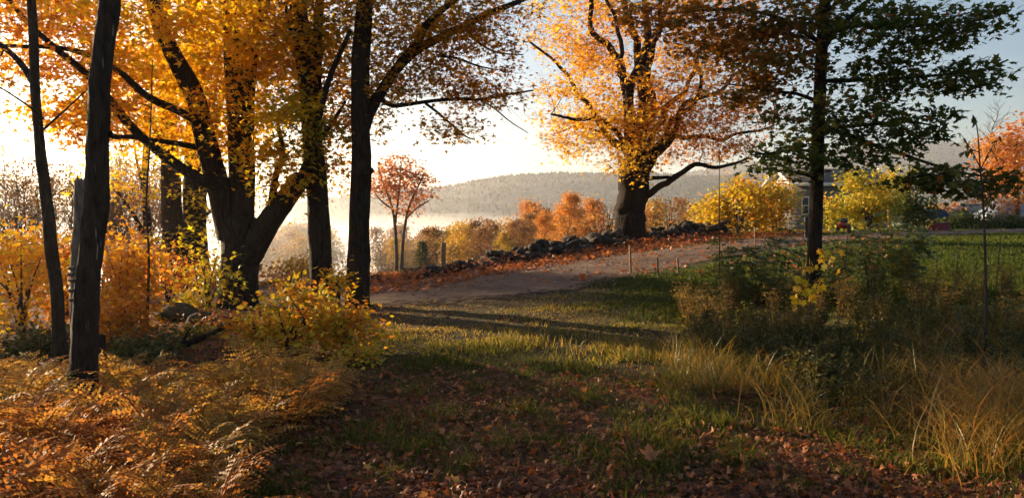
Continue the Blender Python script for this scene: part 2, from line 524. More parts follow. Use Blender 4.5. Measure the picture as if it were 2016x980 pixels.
def hills(name, ridge, d, front, seed, ntree, tree_h):
    px = np.array([r[0] for r in ridge], float); py = np.array([r[1] for r in ridge], float)
    cols = np.linspace(px[0], px[-1], 150); top = np.interp(cols, px, py)
    X = (cols - CX) / FPX * d; H = EYE + (CY - top - math.tan(PITCH) * FPX) / FPX * d
    t = np.linspace(0, 1, 40)
    prof = smooth(0, .62, t) * (1 - .5 * smooth(.66, 1, t))
    Y = d - front + t * front * 1.6
    Xg = X[None, :] * (1 + 0 * t[:, None]); Yg = Y[:, None] + 0 * X[None, :]
    z0 = -30.0
    Hn = H[None, :] - z0
    Z = z0 + Hn * prof[:, None] * (1 + .10 * (fbm(Xg / 170, Yg / 170, seed) - .5) * (1 - prof[:, None]) * 3)
    V = np.stack([Xg, Yg, Z], -1)
    n = len(cols)
    i = (np.arange(len(t) - 1)[:, None] * n + np.arange(n - 1)[None]).ravel()
    o = mesh_obj(name, V, np.stack([i, i + 1, i + n + 1, i + n], -1), M['hill'], None, None, True)
    tag(o, kind='structure')
    # trees on the slope facing us
    rg = np.random.default_rng(seed)
    u = rg.uniform(0, n - 1.01, ntree); w = 26.0 - 23 * rg.random(ntree) ** 1.6
    a = u.astype(int); b = w.astype(int); fa = (u - a)[:, None]; fb = (w - b)[:, None]
    P = (V[b, a] * (1 - fa) + V[b, a + 1] * fa) * (1 - fb) + (V[b + 1, a] * (1 - fa) + V[b + 1, a + 1] * fa) * fb
    oct_v = np.array([[0, 0, 1], [.5, 0, .35], [.1, .5, .4], [-.5, .1, .3], [-.1, -.5, .38], [0, 0, -.1]])
    oct_f = np.array([[0, 1, 2], [0, 2, 3], [0, 3, 4], [0, 4, 1], [5, 2, 1], [5, 3, 2], [5, 4, 3], [5, 1, 4]])
    h = rg.uniform(.6, 1.25, ntree) * tree_h; wd = h * rg.uniform(.55, .9, ntree)
    ang = rg.uniform(0, 6.28, ntree)
    ca, sa = np.cos(ang), np.sin(ang)
    tv = oct_v[None] * np.stack([wd, wd, h], -1)[:, None, :] * rg.uniform(.75, 1.25, (ntree, 6, 1))
    V2 = np.stack([tv[..., 0] * ca[:, None] - tv[..., 1] * sa[:, None], tv[..., 0] * sa[:, None] + tv[..., 1] * ca[:, None], tv[..., 2]], -1) + P[:, None, :]
    F2 = oct_f[None] + (np.arange(ntree) * 6)[:, None, None]
    kk = np.clip(.25 + .9 * (fbm(P[:, 0] / 120, P[:, 1] / 120, seed + 3) - .3) + rg.normal(0, .15, ntree), 0, 1)
    f = mesh_obj('hill_forest', V2, F2.reshape(-1, 3), M['hilltree'], None, {'v': np.repeat(kk, 6)})
    tag(f, kind='stuff')
    return o


hills('hills', [(-500, 428), (200, 420), (560, 408), (650, 396), (740, 382), (860, 376), (930, 362), (1000, 350), (1090, 345), (1180, 346), (1260, 344), (1350, 352), (1480, 350), (1700, 372), (2000, 400), (2500, 425)], 1500, 620, 31, 13000, 6.0)
hills('hills', [(900, 420), (1200, 370), (1400, 335), (1560, 310), (1640, 300), (1740, 286), (1830, 284), (1900, 290), (1960, 300), (2050, 308), (2200, 330), (2600, 380), (3200, 400)], 2400, 900, 47, 9000, 8)

# ------------------------------------------------------------------ trees
def px_path(pts, d, r0, r1, n=None, dd=None, rpow=1.0, wob=.0, rng=RNG, scale_r=True):
    """limb from photo columns/rows at depth d (dd: depth change along it, metres); radii given in photo pixels"""
    k = len(pts)
    ds = d + (np.linspace(0, 1, k) * dd if dd is not None else np.zeros(k))
    P = np.array([W(p[0], p[1], q) for p, q in zip(pts, ds)])
    n = n or max(10, int(np.sum(np.linalg.norm(np.diff(P, axis=0), axis=1)) / .16) + 2)
    n = min(n, 60)
    S = spline(P, n)
    if wob:
        w = np.cumsum(rng.normal(0, wob, (n, 3)), 0); w -= np.linspace(0, 1, n)[:, None] * w[-1]
        if wob > .03: w = (w + np.roll(w, 1, 0) + np.roll(w, -1, 0)) / 3 * np.sin(np.linspace(0, PI, n))[:, None] ** .5
        S = S + w
    t = np.linspace(0, 1, n) ** rpow
    m = d / FPX
    return S, (r0 * (1 - t) + r1 * t) * m


def blob(px, py, d, rx, ry, rd, n, rng, fill=.55):
    """n cluster centres inside an ellipsoid (rx, ry in photo pixels, rd in metres), biased to the shell"""
    c = W(px, py, d); m = d / FPX
    v = rng.normal(0, 1, (n, 3)); v /= np.linalg.norm(v, axis=1)[:, None]
    r = rng.uniform(fill ** 3, 1, n) ** (1 / 3)
    r = np.where(rng.random(n) < .35, rng.random(n) ** .5, r)
    return c + v * r[:, None] * np.array([rx * m, rd, ry * m])


def grow_twigs(nodes, nrad, C, rng, acc, sag=.12, sides=4, rk=.011, low=.7, fine=0):
    """connect every cluster centre to the nearest limb with a curved twig; returns per-cluster direction"""
    nodes = [np.asarray(nodes)]; rads = [np.asarray(nrad)]
    A = np.concatenate(nodes); Rr = np.concatenate(rads)
    d0 = np.array([np.min(np.linalg.norm(A - c, axis=1)) for c in C])
    dirs = np.zeros((len(C), 3))
    buf = np.zeros((len(A) + len(C) * 6, 3)); br = np.zeros(len(buf)); buf[:len(A)] = A; br[:len(A)] = Rr; m = len(A)
    for i in np.argsort(d0):
        c = C[i]
        dv = c - buf[:m]
        dist = np.linalg.norm(dv, axis=1)
        cost = dist + low * np.maximum(0, -dv[:, 2]) + .25 * np.abs(dv[:, 2]) * 0
        j = int(np.argmin(cost)); a = buf[j]; L = dist[j]
        if L < .05:
            dirs[i] = (0, 0, 1); continue
        mid = (a + c) * .5 + rng.normal(0, .10 * L, 3) + np.array([0, 0, sag * L * rng.uniform(-.2, 1)])
        n = 6
        t = np.linspace(0, 1, n)[:, None]
        P = a * (1 - t) ** 2 + 2 * mid * t * (1 - t) + c * t * t
        r_b = min(br[j] * .75, .005 + rk * L); r_t = .0035
        R = r_b * (1 - t[:, 0]) + r_t * t[:, 0]
        V, F = tube(P, R, sides, 0, rng, False)
        acc.add(V, F)
        buf[m:m + n - 1] = P[1:]; br[m:m + n - 1] = R[1:]; m += n - 1
        dd = P[-1] - P[-2]; dirs[i] = dd / (np.linalg.norm(dd) + 1e-9)
        for _ in range(fine):
            e = c + (dirs[i] + rng.normal(0, .8, 3)) * rng.uniform(.15, .5)
            V, F = tube(np.array([c, (c + e) / 2 + rng.normal(0, .03, 3), e]), np.array([.0035, .003, .0015]), 3, 0, rng, False)
            acc.add(V, F)
    return dirs


def crown_leaves(C, dirs, rng, per, spread, size, tmpl, hue, hj=.12, cj=.1, flat=.45, tilt=.55, droop=.35):
    """sprays of leaves round the cluster centres. hue: scalar, or function of centres"""
    k = rng.poisson(per, len(C)); idx = np.repeat(np.arange(len(C)), k); n = len(idx)
    h = hue(C) if callable(hue) else np.full(len(C), hue)
    h = h + rng.normal(0, cj, len(C))
    off = rng.normal(0, 1, (n, 3)) * spread * np.array([1, 1, flat])
    sc = rng.uniform(.6, 1.25, len(C))[idx][:, None]
    pos = C[idx] + off * sc
    pos[:, 2] -= .25 * np.linalg.norm(off[:, :2], axis=1) ** 1.5
    nrm = np.array([0, 0, 1.]) + rng.normal(0, tilt, (n, 3))
    tip = off * np.array([1, 1, .3]) / max(spread, 1e-6) + dirs[idx] * .6 + rng.normal(0, .6, (n, 3)); tip[:, 2] -= droop
    s = size * rng.uniform(.6, 1.25, n)
    return leaves(pos, nrm, tip, s, tmpl, h[idx] + rng.normal(0, hj, n)), pos


def build_tree(name, label, cat, base, limbs, blobs, seed, bark, leafm, per, spread, size, tmpl, hue, group=None,
               ridge=.05, sides=14, rk=.011, low=.7, flat=.45, tilt=.55, hj=.12, cj=.1, fine=0, flare=1.5, gaps=.0, sag=.12, droop=.35):
    """limbs[0] is the trunk (P, R); the rest are limbs. blobs: list of (ellipsoid args, hue or None)"""
    rng = np.random.default_rng(seed)
    base = np.asarray(base, float)
    root = thing(name, label, cat, base, group)
    nodes = []; nr = []
    for i, (P, R) in enumerate(limbs):
        P = P.copy(); R = R.copy()
        if i == 0:
            z0 = P[0][2]
            hgt = np.clip((P[:, 2] - z0) / .9, 0, 1)
            R = R * (1 + (flare - 1) * (1 - hgt) ** 2.5)
            P[0, 2] -= .15
        sd = sides if R[0] > .05 else 8
        V, F = tube(P, R, sd, ridge if R[0] > .05 else ridge * .6, rng)
        mesh_obj('trunk' if i == 0 else 'limb', V, F, bark, root, None, True, base)
        a = len(P) // 2 if i == 0 else 2
        nodes.append(P[a:]); nr.append(R[a:])
    if not blobs:
        return root, None
    Cs, Hs = [], []
    for b in blobs:
        c = blob(*b[0], rng)
        Cs.append(c); Hs.append(np.full(len(c), hue if b[1] is None else b[1]))
    C = np.concatenate(Cs); H = np.concatenate(Hs)
    if gaps > 0:
        keep = fbm(C[:, 0] * .9 + C[:, 1] * .5, C[:, 2] * .9, seed) > gaps
        C, H = C[keep], H[keep]
    acc = Acc()
    dirs = grow_twigs(np.concatenate(nodes), np.concatenate(nr), C, rng, acc, rk=rk, low=low, fine=fine, sag=sag)
    br = acc.obj('branches', M['twig'] if bark is not M['bark_far'] else bark, root, base, True)
    tag(br, kind='stuff')
    (V, F, A), pos = crown_leaves(C, dirs, rng, per, spread, size, tmpl, lambda c: H, hj, cj, flat, tilt, droop)
    cr = mesh_obj('crown', V, F, leafm, root, {'v': A}, False, base)
    tag(cr, kind='stuff')
    return root, (C, dirs, pos)


def ground_path(P, R):
    """let a trunk start on the ground"""
    P = P.copy(); g = gz(P[0][0], P[0][1])
    P[0][2] = min(P[0][2], g)
    return P, R


# --- slim leaning tree at the far left
d = 8.4
L = [ground_path(*px_path([(121, 752), (113, 600), (101, 460), (86, 330), (73, 190), (68, 80), (62, 0), (52, -180), (60, -420)], d, 13, 5, wob=.004)),
     px_path([(73, 178), (52, 140), (25, 108), (0, 88), (-50, 40), (-90, -40)], d, 7, 3, dd=.5),
     px_path([(86, 235), (60, 212), (22, 186), (-20, 160)], d, 2.6, 1.2, dd=-.4),
     px_path([(80, 260), (130, 215), (190, 160)], d, 2.6, 1.2, dd=.7)]
build_tree('slim_tree', 'slim leaning dark tree with a forked thin trunk beside the thick black trunk', 'tree', G(121, d), L,
           [((60, -330, d, 190, 170, 1.2, 60), None), ((-120, 60, d + .4, 120, 150, 1.0, 36), None)], 101, M['bark'], M['mixed'], 22, .2, .085, MAPLE_LO, .6, ridge=.05)

# --- thick dark foreground trunk
d = 6.2
L = [ground_path(*px_path([(160, 836), (166, 700), (173, 560), (189, 420), (194, 250), (203, 120), (217, 0), (228, -160), (245, -420), (240, -700)], d, 29, 15, n=60, wob=.003, rpow=.5)),
     px_path([(213, 262), (222, 268), (232, 270), (250, 268), (268, 266)], d, 7, 2, dd=.3),
     px_path([(230, -200), (300, -320), (420, -430)], d, 9, 3, dd=.6),
     px_path([(236, -300), (160, -400), (40, -520)], d, 9, 3, dd=.4)]
fg_tree, _ = build_tree('foreground_tree', 'thick black trunk rising out of the ferns, with pale lichen streaks', 'tree', G(160, d), L,
           [((220, -620, d + .3, 420, 180, 1.5, 110), None)], 102, M['bark_light'], M['mixed'], 24, .22, .10, MAPLE_LO, .55, ridge=.055, sides=26, flare=1.25)

# --- broken dead snag behind it
d = 6.75
P, R = ground_path(*px_path([(157, 830), (154, 700), (152, 545), (156, 440), (158, 358)], d, 13, 11, n=34))
rng = np.random.default_rng(7)
V, F = tube(P, R, 12, .07, rng)
snag = thing('dead_snag', 'pale broken-off dead trunk standing behind the thick black trunk', 'dead tree', G(157, d))
o = G(157, d)
mesh_obj('trunk', V, F, M['bark_dead'], snag, None, True, o)
for k in range(7):
    a = k * .9; p0 = P[-1] + np.array([math.cos(a), math.sin(a), 0]) * R[-1] * .7
    h = rng.uniform(.015, .06)
    V, F = tube(np.array([p0 - [0, 0, .06], p0 + [0, 0, h * .5], p0 + [rng.normal(0, .006), 0, h]]), np.array([.017, .012, .002]), 5, .1, rng)
    mesh_obj('splinter', V, F, M['bark_dead'], snag, None, False, o)

# --- dark stump
d = 7.3
P, R = ground_path(*px_path([(198, 745), (198, 700), (197, 660)], d, 11, 9.5, n=10))
V, F = tube(P, R, 12, .08, rng)
tag(mesh_obj('tree_stump', V, F, M['bark'], None, None, True), 'short dark stump just behind the thick black trunk', 'stump')

# --- old many-stemmed maple with the golden crown
d = 14.5
L = [ground_path(*px_path([(470, 640), (470, 560), (473, 490), (470, 430)], d, 37, 35, n=24)),
     px_path([(452, 470), (440, 410), (422, 340), (402, 265), (386, 195), (362, 145), (336, 98), (312, 40), (288, -70), (270, -220)], d, 24, 9, dd=-.6),
     px_path([(474, 470), (474, 390), (471, 300), (465, 200), (458, 110), (446, 0), (438, -130), (430, -300)], d, 25, 9, dd=.4),
     px_path([(484, 450), (488, 350), (488, 250), (492, 160), (500, 90), (515, 0), (535, -140)], d, 15, 7, dd=.7),
     px_path([(478, 520), (508, 470), (538, 425), (566, 388), (594, 350)], d, 27, 18, dd=-.5),
     px_path([(590, 356), (612, 300), (628, 230), (650, 150), (690, 60)], d - .5, 9, 4, dd=-.4),
     px_path([(535, 430), (540, 360), (556, 300), (548, 250)], d - .2, 9, 4, dd=.5),
     px_path([(425, 368), (380, 345), (335, 315), (290, 280), (250, 240), (215, 195), (170, 145), (115, 100), (55, 45), (10, -10)], d - .3, 11, 3.5, dd=-1.2),
     px_path([(398, 245), (350, 218), (290, 190), (240, 145), (185, 112), (120, 95), (50, 92), (-10, 90)], d - .4, 8, 3, dd=-1.0),
     px_path([(388, 290), (330, 280), (270, 272), (215, 270)], d - .3, 6, 2.2, dd=-.8),
     px_path([(474, 105), (500, 60), (520, 10), (560, -80)], d + .2, 13, 5, dd=.3)]
gold_blobs = [((330, 60, d + .5, 200, 120, 2.6, 190), .42), ((520, 40, d + .3, 150, 120, 2.4, 130), .45),
              ((330, 210, d + 1.2, 140, 110, 2.4, 120), .5), ((520, 210, d + .8, 110, 120, 2.2, 100), .5),
              ((120, 70, d - .2, 170, 90, 1.8, 90), .68), ((230, 230, d - .3, 120, 60, 1.4, 36), .6), ((150, 225, d - .6, 90, 36, 1.0, 18), .7),
              ((565, 215, d - .9, 70, 40, .8, 22), .15), ((560, 330, d - .6, 70, 60, 1.0, 22), .45),
              ((400, -190, d, 380, 160, 3.2, 150), .5), ((-60, 60, d, 120, 120, 1.6, 36), .72), ((620, 120, d + .4, 90, 110, 1.6, 45), .55)]
build_tree('old_maple', 'old many-stemmed maple with golden crown, behind the yellow bush', 'tree', G(470, d), L, gold_blobs, 103,
           M['bark'], M['yellow'], 38, .25, .13, MAPLE_LO, .45, ridge=.05, sides=18, flare=1.35, hj=.14, cj=.13, flat=.5, gaps=.33)

# --- two trunks behind the old maple
d = 22.5
L = [ground_path(*px_path([(346, 520), (340, 430), (336, 340), (330, 200), (322, 60), (318, -120)], d, 21, 12)),
     px_path([(338, 330), (318, 280), (296, 230), (262, 160)], d, 8, 3)]
build_tree('old_maple', 'thick trunk farther back, the left one of a close pair behind the old maple', 'tree', G(346, d), L,
           [((300, 130, d, 110, 130, 2.5, 60), .55), ((260, 330, d, 70, 70, 1.6, 22), .45), ((340, -60, d, 160, 140, 2.5, 50), .5)], 104, M['bark'], M['yellow'], 40, .42, .15, MAPLE_LO, .5, ridge=.05)
L = [ground_path(*px_path([(388, 545), (383, 440), (384, 340), (388, 220), (380, 60), (372, -120)], d + .8, 25, 13)),
     px_path([(384, 350), (410, 290), (430, 220), (450, 120)], d + .8, 9, 4), px_path([(386, 440), (430, 400), (450, 360)], d + .8, 4, 2)]
build_tree('old_maple', 'thick trunk farther back, the right one of a close pair behind the old maple', 'tree', G(388, d + .8), L,
           [((410, 160, d + 1, 100, 140, 2.5, 60), .45), ((430, 400, d, 60, 70, 1.4, 22), .25), ((400, -60, d + 1, 160, 140, 2.5, 50), .5)], 105, M['bark'], M['yellow'], 40, .42, .15, MAPLE_LO, .5, ridge=.05)

# --- twin trunks in the middle
d = 14.2
L = [ground_path(*px_path([(638, 612), (630, 530), (624, 430), (619, 340), (613, 270), (606, 190), (597, 110), (588, 30), (575, -60), (560, -250)], d, 23, 13, n=50, wob=.004)),
     px_path([(619, 310), (622, 220), (624, 130), (627, 50), (634, -60), (645, -220)], d + .05, 12, 6, dd=.3),
     px_path([(606, 150), (590, 100), (572, 60), (562, 10)], d, 6, 3, dd=-.4),
     px_path([(620, 290), (640, 262), (660, 232), (680, 200)], d, 6, 2.5, dd=.6),
     px_path([(622, 300), (606, 270), (598, 240)], d, 8, 3, dd=.4)]
t5, _ = build_tree('forked_maple', 'dark trunk forking high up, with a wound at its foot, beside the straight trunk', 'tree', G(638, d), L,
           [((640, 60, d + .3, 120, 110, 1.8, 60), .3), ((655, 200, d + .8, 70, 100, 1.2, 34), .6), ((560, -60, d, 160, 120, 2, 60), .5),
            ((650, 330, d + .6, 30, 40, .6, 8), .5), ((600, 270, d - .5, 60, 40, .6, 12), .1)], 106, M['bark'], M['mixed'], 38, .27, .12, MAPLE_LO, .4, ridge=.055, sides=18, flare=1.25)
# wound of bare wood on its foot
wv = W(632, 580, d - .32)
an = np.linspace(0, 2 * PI, 14, endpoint=False)
rg = np.random.default_rng(3)
rad = rg.uniform(.7, 1.2, 14)
ring = np.stack([np.cos(an) * .13 * rad, -.02 + 0 * an, np.sin(an) * .26 * rad], -1)
V = np.vstack([ring + wv, ring * [.55, 1, .6] + wv + [0, .025, 0], wv + [0, .05, 0]])
F = [np.array([[i, (i + 1) % 14, 14 + (i + 1) % 14, 14 + i] for i in range(14)]), np.array([[14 + i, 14 + (i + 1) % 14, 28] for i in range(14)])]
w = mesh_obj('wound', V, F, M['wood'], t5, None, False, np.array(t5.location))
w['label'] = 'bare reddish wood where the bark has split off'

d = 13.6
L = [ground_path(*px_path([(703, 622), (706, 520), (710, 420), (713, 330), (710, 230), (710, 150), (715, 60), (722, -20), (738, -180), (745, -380)], d, 22, 12, n=54, wob=.003)),
     px_path([(714, 262), (726, 225), (748, 185), (778, 140), (812, 106), (855, 80), (905, 56), (960, 28), (1020, 4), (1090, -30)], d, 12, 4, dd=.8),
     px_path([(780, 136), (806, 104), (826, 78), (840, 48), (868, 22), (905, -8), (960, -60)], d + .2, 9, 4, dd=-.5),
     px_path([(745, 190), (768, 208), (800, 206), (850, 199), (900, 195), (945, 196), (1000, 186), (1050, 178)], d + .1, 5, 1.8, dd=.9),
     px_path([(838, 204), (862, 222), (890, 246), (915, 268), (935, 275)], d + .5, 3, 1.2, dd=-.3),
     px_path([(945, 196), (975, 215), (1005, 240), (1040, 262)], d + .7, 1.8, .8, dd=.3),
     px_path([(912, 54), (950, 90), (985, 105), (1030, 108)], d + .4, 3, 1.2, dd=.4),
     px_path([(860, 110), (900, 115), (940, 130), (980, 138)], d + .4, 3, 1.2, dd=.2)]
t6, _ = build_tree('straight_maple', 'straight dark trunk with one long limb arching out to the right over the lane', 'tree', G(703, d), L,
           [((850, 40, d + .4, 130, 75, 1.6, 85), .5), ((800, 150, d + .5, 95, 60, 1.2, 50), .55), ((930, 110, d + .6, 95, 75, 1.3, 52), .7),
            ((880, 245, d + .3, 60, 26, .5, 15), .75), ((770, -20, d, 160, 90, 1.8, 70), .4), ((1000, 20, d + .6, 60, 40, .8, 12), .8),
            ((950, 180, d + .6, 90, 28, .7, 22), .75), ((740, 190, d + .6, 50, 70, .9, 18), .45), ((800, -180, d, 250, 130, 2, 70), .5)], 107, M['bark'], M['mixed'], 30, .19, .105, MAPLE_LO, .6,
           ridge=.05, sides=18, flare=1.15, fine=1, hj=.13, cj=.13)
P, R = px_path([(716, 350), (724, 340), (733, 333)], d - .08, 13, 6, n=8)
V, F = tube(P, R, 10, .1, rg)
mesh_obj('burl', V, F, M['bark'], t6, None, True, np.array(t6.location))

# --- great maple beside the stone wall
d = 26.5
L = [ground_path(*px_path([(1244, 482), (1245, 430), (1248, 375), (1252, 322)], d, 29, 29, n=26, wob=.02)),
     px_path([(1236, 345), (1226, 290), (1212, 230), (1192, 165), (1172, 80), (1158, 0), (1145, -110)], d, 10, 3, dd=-1.5, wob=.075),
     px_path([(1244, 335), (1238, 250), (1230, 160), (1222, 70), (1212, -40), (1205, -160)], d, 11, 3, dd=1.0, wob=.075),
     px_path([(1252, 335), (1250, 230), (1256, 130), (1262, 30), (1268, -90)], d, 13, 4, dd=-.6, wob=.075),
     px_path([(1262, 335), (1276, 260), (1296, 185), (1312, 100), (1330, 10), (1350, -90)], d, 10, 3, dd=1.6, wob=.075),
     px_path([(1268, 345), (1290, 290), (1325, 240), (1372, 190), (1430, 150), (1500, 120)], d, 7, 2, dd=-1.8, wob=.075),
     px_path([(1238, 300), (1205, 255), (1165, 205), (1120, 150), (1075, 110), (1040, 80)], d, 6, 2, dd=.8, wob=.075),
     px_path([(1262, 310), (1300, 220), (1350, 130), (1400, 40)], d, 7, 2.5, dd=2.4, wob=.075),
     px_path([(1236, 300), (1222, 268), (1190, 240), (1140, 230), (1085, 225)], d, 6, 2, dd=-2.0, wob=.075),
     px_path([(1270, 320), (1320, 280), (1385, 262), (1450, 258), (1520, 250)], d, 6, 2, dd=1.0, wob=.075),
     px_path([(1274, 385), (1302, 362), (1340, 344), (1385, 332), (1430, 318), (1475, 310)], d - .2, 7, 2, dd=-1.2, wob=.075),
     px_path([(1248, 330), (1240, 270), (1215, 200), (1200, 120), (1190, 40), (1185, -60)], d, 7, 2.5, dd=-2.5, wob=.075),
     px_path([(1256, 330), (1270, 240), (1285, 150), (1290, 60), (1300, -40)], d, 7, 2.5, dd=-2.6, wob=.075),
     px_path([(1262, 330), (1310, 255), (1345, 200), (1365, 120), (1390, 60)], d, 6, 2, dd=-2.2, wob=.075),
     px_path([(1240, 325), (1215, 290), (1180, 262), (1140, 250), (1100, 262)], d, 4, 1.5, dd=1.5, wob=.075),
     px_path([(1275, 352), (1310, 345), (1340, 342)], d - .1, 4, 1.5, dd=-.5, wob=.075)]
build_tree('great_maple', 'great orange maple with a massive trunk beside the stone wall', 'tree', G(1244, d), L,
           [((1250, 140, d, 160, 150, 4.2, 210), .52), ((1140, 180, d, 95, 130, 3.2, 120), .34), ((1370, 170, d, 130, 130, 3.4, 140), .72),  # left blobs gold, right ones darker: the sunlit side put into leaf colour
            ((1200, 270, d - .6, 100, 70, 2.6, 84), .22), ((1350, 270, d, 130, 62, 2.4, 90), .66), ((1470, 240, d, 80, 60, 2.4, 48), .82),
            ((1250, -60, d, 220, 130, 4, 110), .45), ((1110, 40, d, 80, 90, 2.5, 40), .35), ((1420, 60, d, 110, 90, 3, 50), .65), ((1245, 320, d - 1.2, 60, 28, 1.0, 14), .2)], 108,
           M['bark_old'], M['orange'], 30, .25, .145, MAPLE_LO, .45, ridge=.06, sides=22, flare=1.5, fine=3, rk=.010, hj=.16, cj=.1, flat=.6, gaps=.36)

# --- dark green maple on the right
d = 11.8
L = [ground_path(*px_path([(1600, 640), (1603, 500), (1607, 380), (1611, 240), (1617, 110), (1624, 0), (1632, -150), (1640, -350)], d, 15, 8, n=46, wob=.003)),
     px_path([(1620, 100), (1645, 60), (1668, 40), (1690, 20), (1730, -20)], d, 6, 2.5, dd=-.5),
     px_path([(1618, 90), (1605, 78), (1580, 62), (1545, 40), (1480, 22), (1400, 20), (1310, 28)], d, 5, 2, dd=.8),
     px_path([(1622, 70), (1690, 50), (1760, 55), (1840, 48), (1930, 40), (1990, 20)], d, 4.5, 1.5, dd=-.9),
     px_path([(1612, 160), (1690, 158), (1770, 155), (1850, 148), (1930, 140), (1985, 118)], d, 4.5, 1.5, dd=-.6),
     px_path([(1610, 250), (1660, 250), (1720, 245), (1790, 240), (1850, 250)], d, 4, 1.5, dd=-1.0),
     px_path([(1608, 245), (1660, 262), (1720, 285), (1780, 305), (1840, 325), (1920, 345), (1990, 348)], d, 4.5, 1.4, dd=-1.4),
     px_path([(1608, 200), (1570, 185), (1520, 180), (1470, 170), (1420, 165)], d, 4, 1.5, dd=.5),
     px_path([(1606, 300), (1570, 295), (1530, 300), (1480, 305)], d, 3.5, 1.3, dd=-.4),
     px_path([(1604, 350), (1585, 345), (1560, 338), (1530, 335)], d, 2.5, 1.2, dd=-.6)]
t8, inf8 = build_tree('dark_maple', 'dark green maple with tiered horizontal branches and a slim straight trunk', 'tree', G(1600, d), L,
           [((1780, 62, d - .6, 150, 42, .9, 74), .42), ((1930, 40, d - .9, 60, 32, .5, 18), .45), ((1690, 20, d, 110, 50, 1.0, 44), .4), ((1860, 152, d - .6, 135, 30, .7, 52), .4), ((1700, 150, d - .2, 80, 40, .9, 34), .45),
            ((1750, 248, d - .8, 105, 40, .8, 52), .35), ((1660, 215, d - .2, 70, 40, .9, 30), .45), ((1700, 300, d - .8, 80, 26, .6, 24), .3), ((1830, 345, d - 1.3, 60, 26, .5, 16), .3), ((1900, 358, d - 1.5, 95, 30, .5, 34), .5),
            ((1520, 110, d + .3, 95, 75, 1.1, 100), .78), ((1570, 30, d, 70, 50, 1.0, 44), .72), ((1420, 60, d + .6, 120, 55, .9, 90), .84), ((1290, 20, d + .8, 75, 40, .6, 34), .9), ((1470, 180, d + .3, 70, 28, .7, 26), .8),
            ((1560, 240, d, 60, 50, .8, 28), .55), ((1545, 312, d - .4, 70, 38, .7, 34), .4), ((1640, 290, d, 40, 40, .6, 12), .4), ((1650, -130, d, 320, 120, 1.8, 120), .5), ((1330, -90, d + .6, 180, 60, 1.0, 40), .85)], 109,
           M['bark'], M['green'], 16, .15, .094, MAPLE, .45, ridge=.04, sides=16, flare=1.1, rk=.007, low=.3, flat=.30, tilt=.5, hj=.1, cj=.08, sag=.05)
# its largest leaves, one by one
rg = np.random.default_rng(5)
C8, D8, P8 = inf8
pr = np.stack([CX + P8[:, 0] / P8[:, 1] * FPX, 430 - (P8[:, 2] - EYE) / P8[:, 1] * FPX], -1)
sel = np.where((pr[:, 0] > 1640) & (pr[:, 0] < 2010) & (pr[:, 1] > 5))[0]
sel = sel[np.argsort(P8[sel, 1])][:1400]
sel = rg.choice(sel, 300, replace=False)
leaf_me = []
for k in range(4):
    V, F = MAPLE_HI
    V = V.copy(); V[:, 2] += rg.normal(0, .02, len(V))
    o = mesh_obj('leaf', V, F, M['green'], None, {'v': np.full(len(V), [.2, .4, .6, .9][k])})
    leaf_me.append(o.data); bpy.data.objects.remove(o)
bl8 = np.array(t8.location)
for i in sel:
    o = bpy.data.objects.new('leaf', leaf_me[int(rg.integers(0, 4) if rg.random() < .6 else 1)])
    COL.objects.link(o); o.parent = t8
    o.location = P8[i] + rg.normal(0, .04, 3) - bl8
    o.rotation_euler = (rg.normal(0, .5), rg.normal(0, .5), rg.uniform(0, 6.28)); s = rg.uniform(.08, .13); o.scale = (s, s, s)

def beside(base, x, y, marks, flat=False):
    """label that says which landmark of the photo a thing stands next to"""
    if flat:
        px = CX + x / y * FPX
        nm, mx = min(marks, key=lambda m: abs(m[1] - px)); dx = px - mx
        rel = 'just left of' if -40 < dx < -8 else 'left of' if dx <= -40 else 'behind' if dx <= 8 else 'just right of' if dx < 40 else 'right of'
    else:
        nm, mx, my = min(marks, key=lambda m: (m[1] - x) ** 2 + (m[2] - y) ** 2)
        dx, dy = x - mx, y - my
        rel = ('right of' if dx > 0 else 'left of') if abs(dx) > abs(dy) else ('behind' if dy > 0 else 'in front of')
        if math.hypot(dx, dy) < .7: rel = 'close ' + rel
    return f'{base} {rel} {nm}'


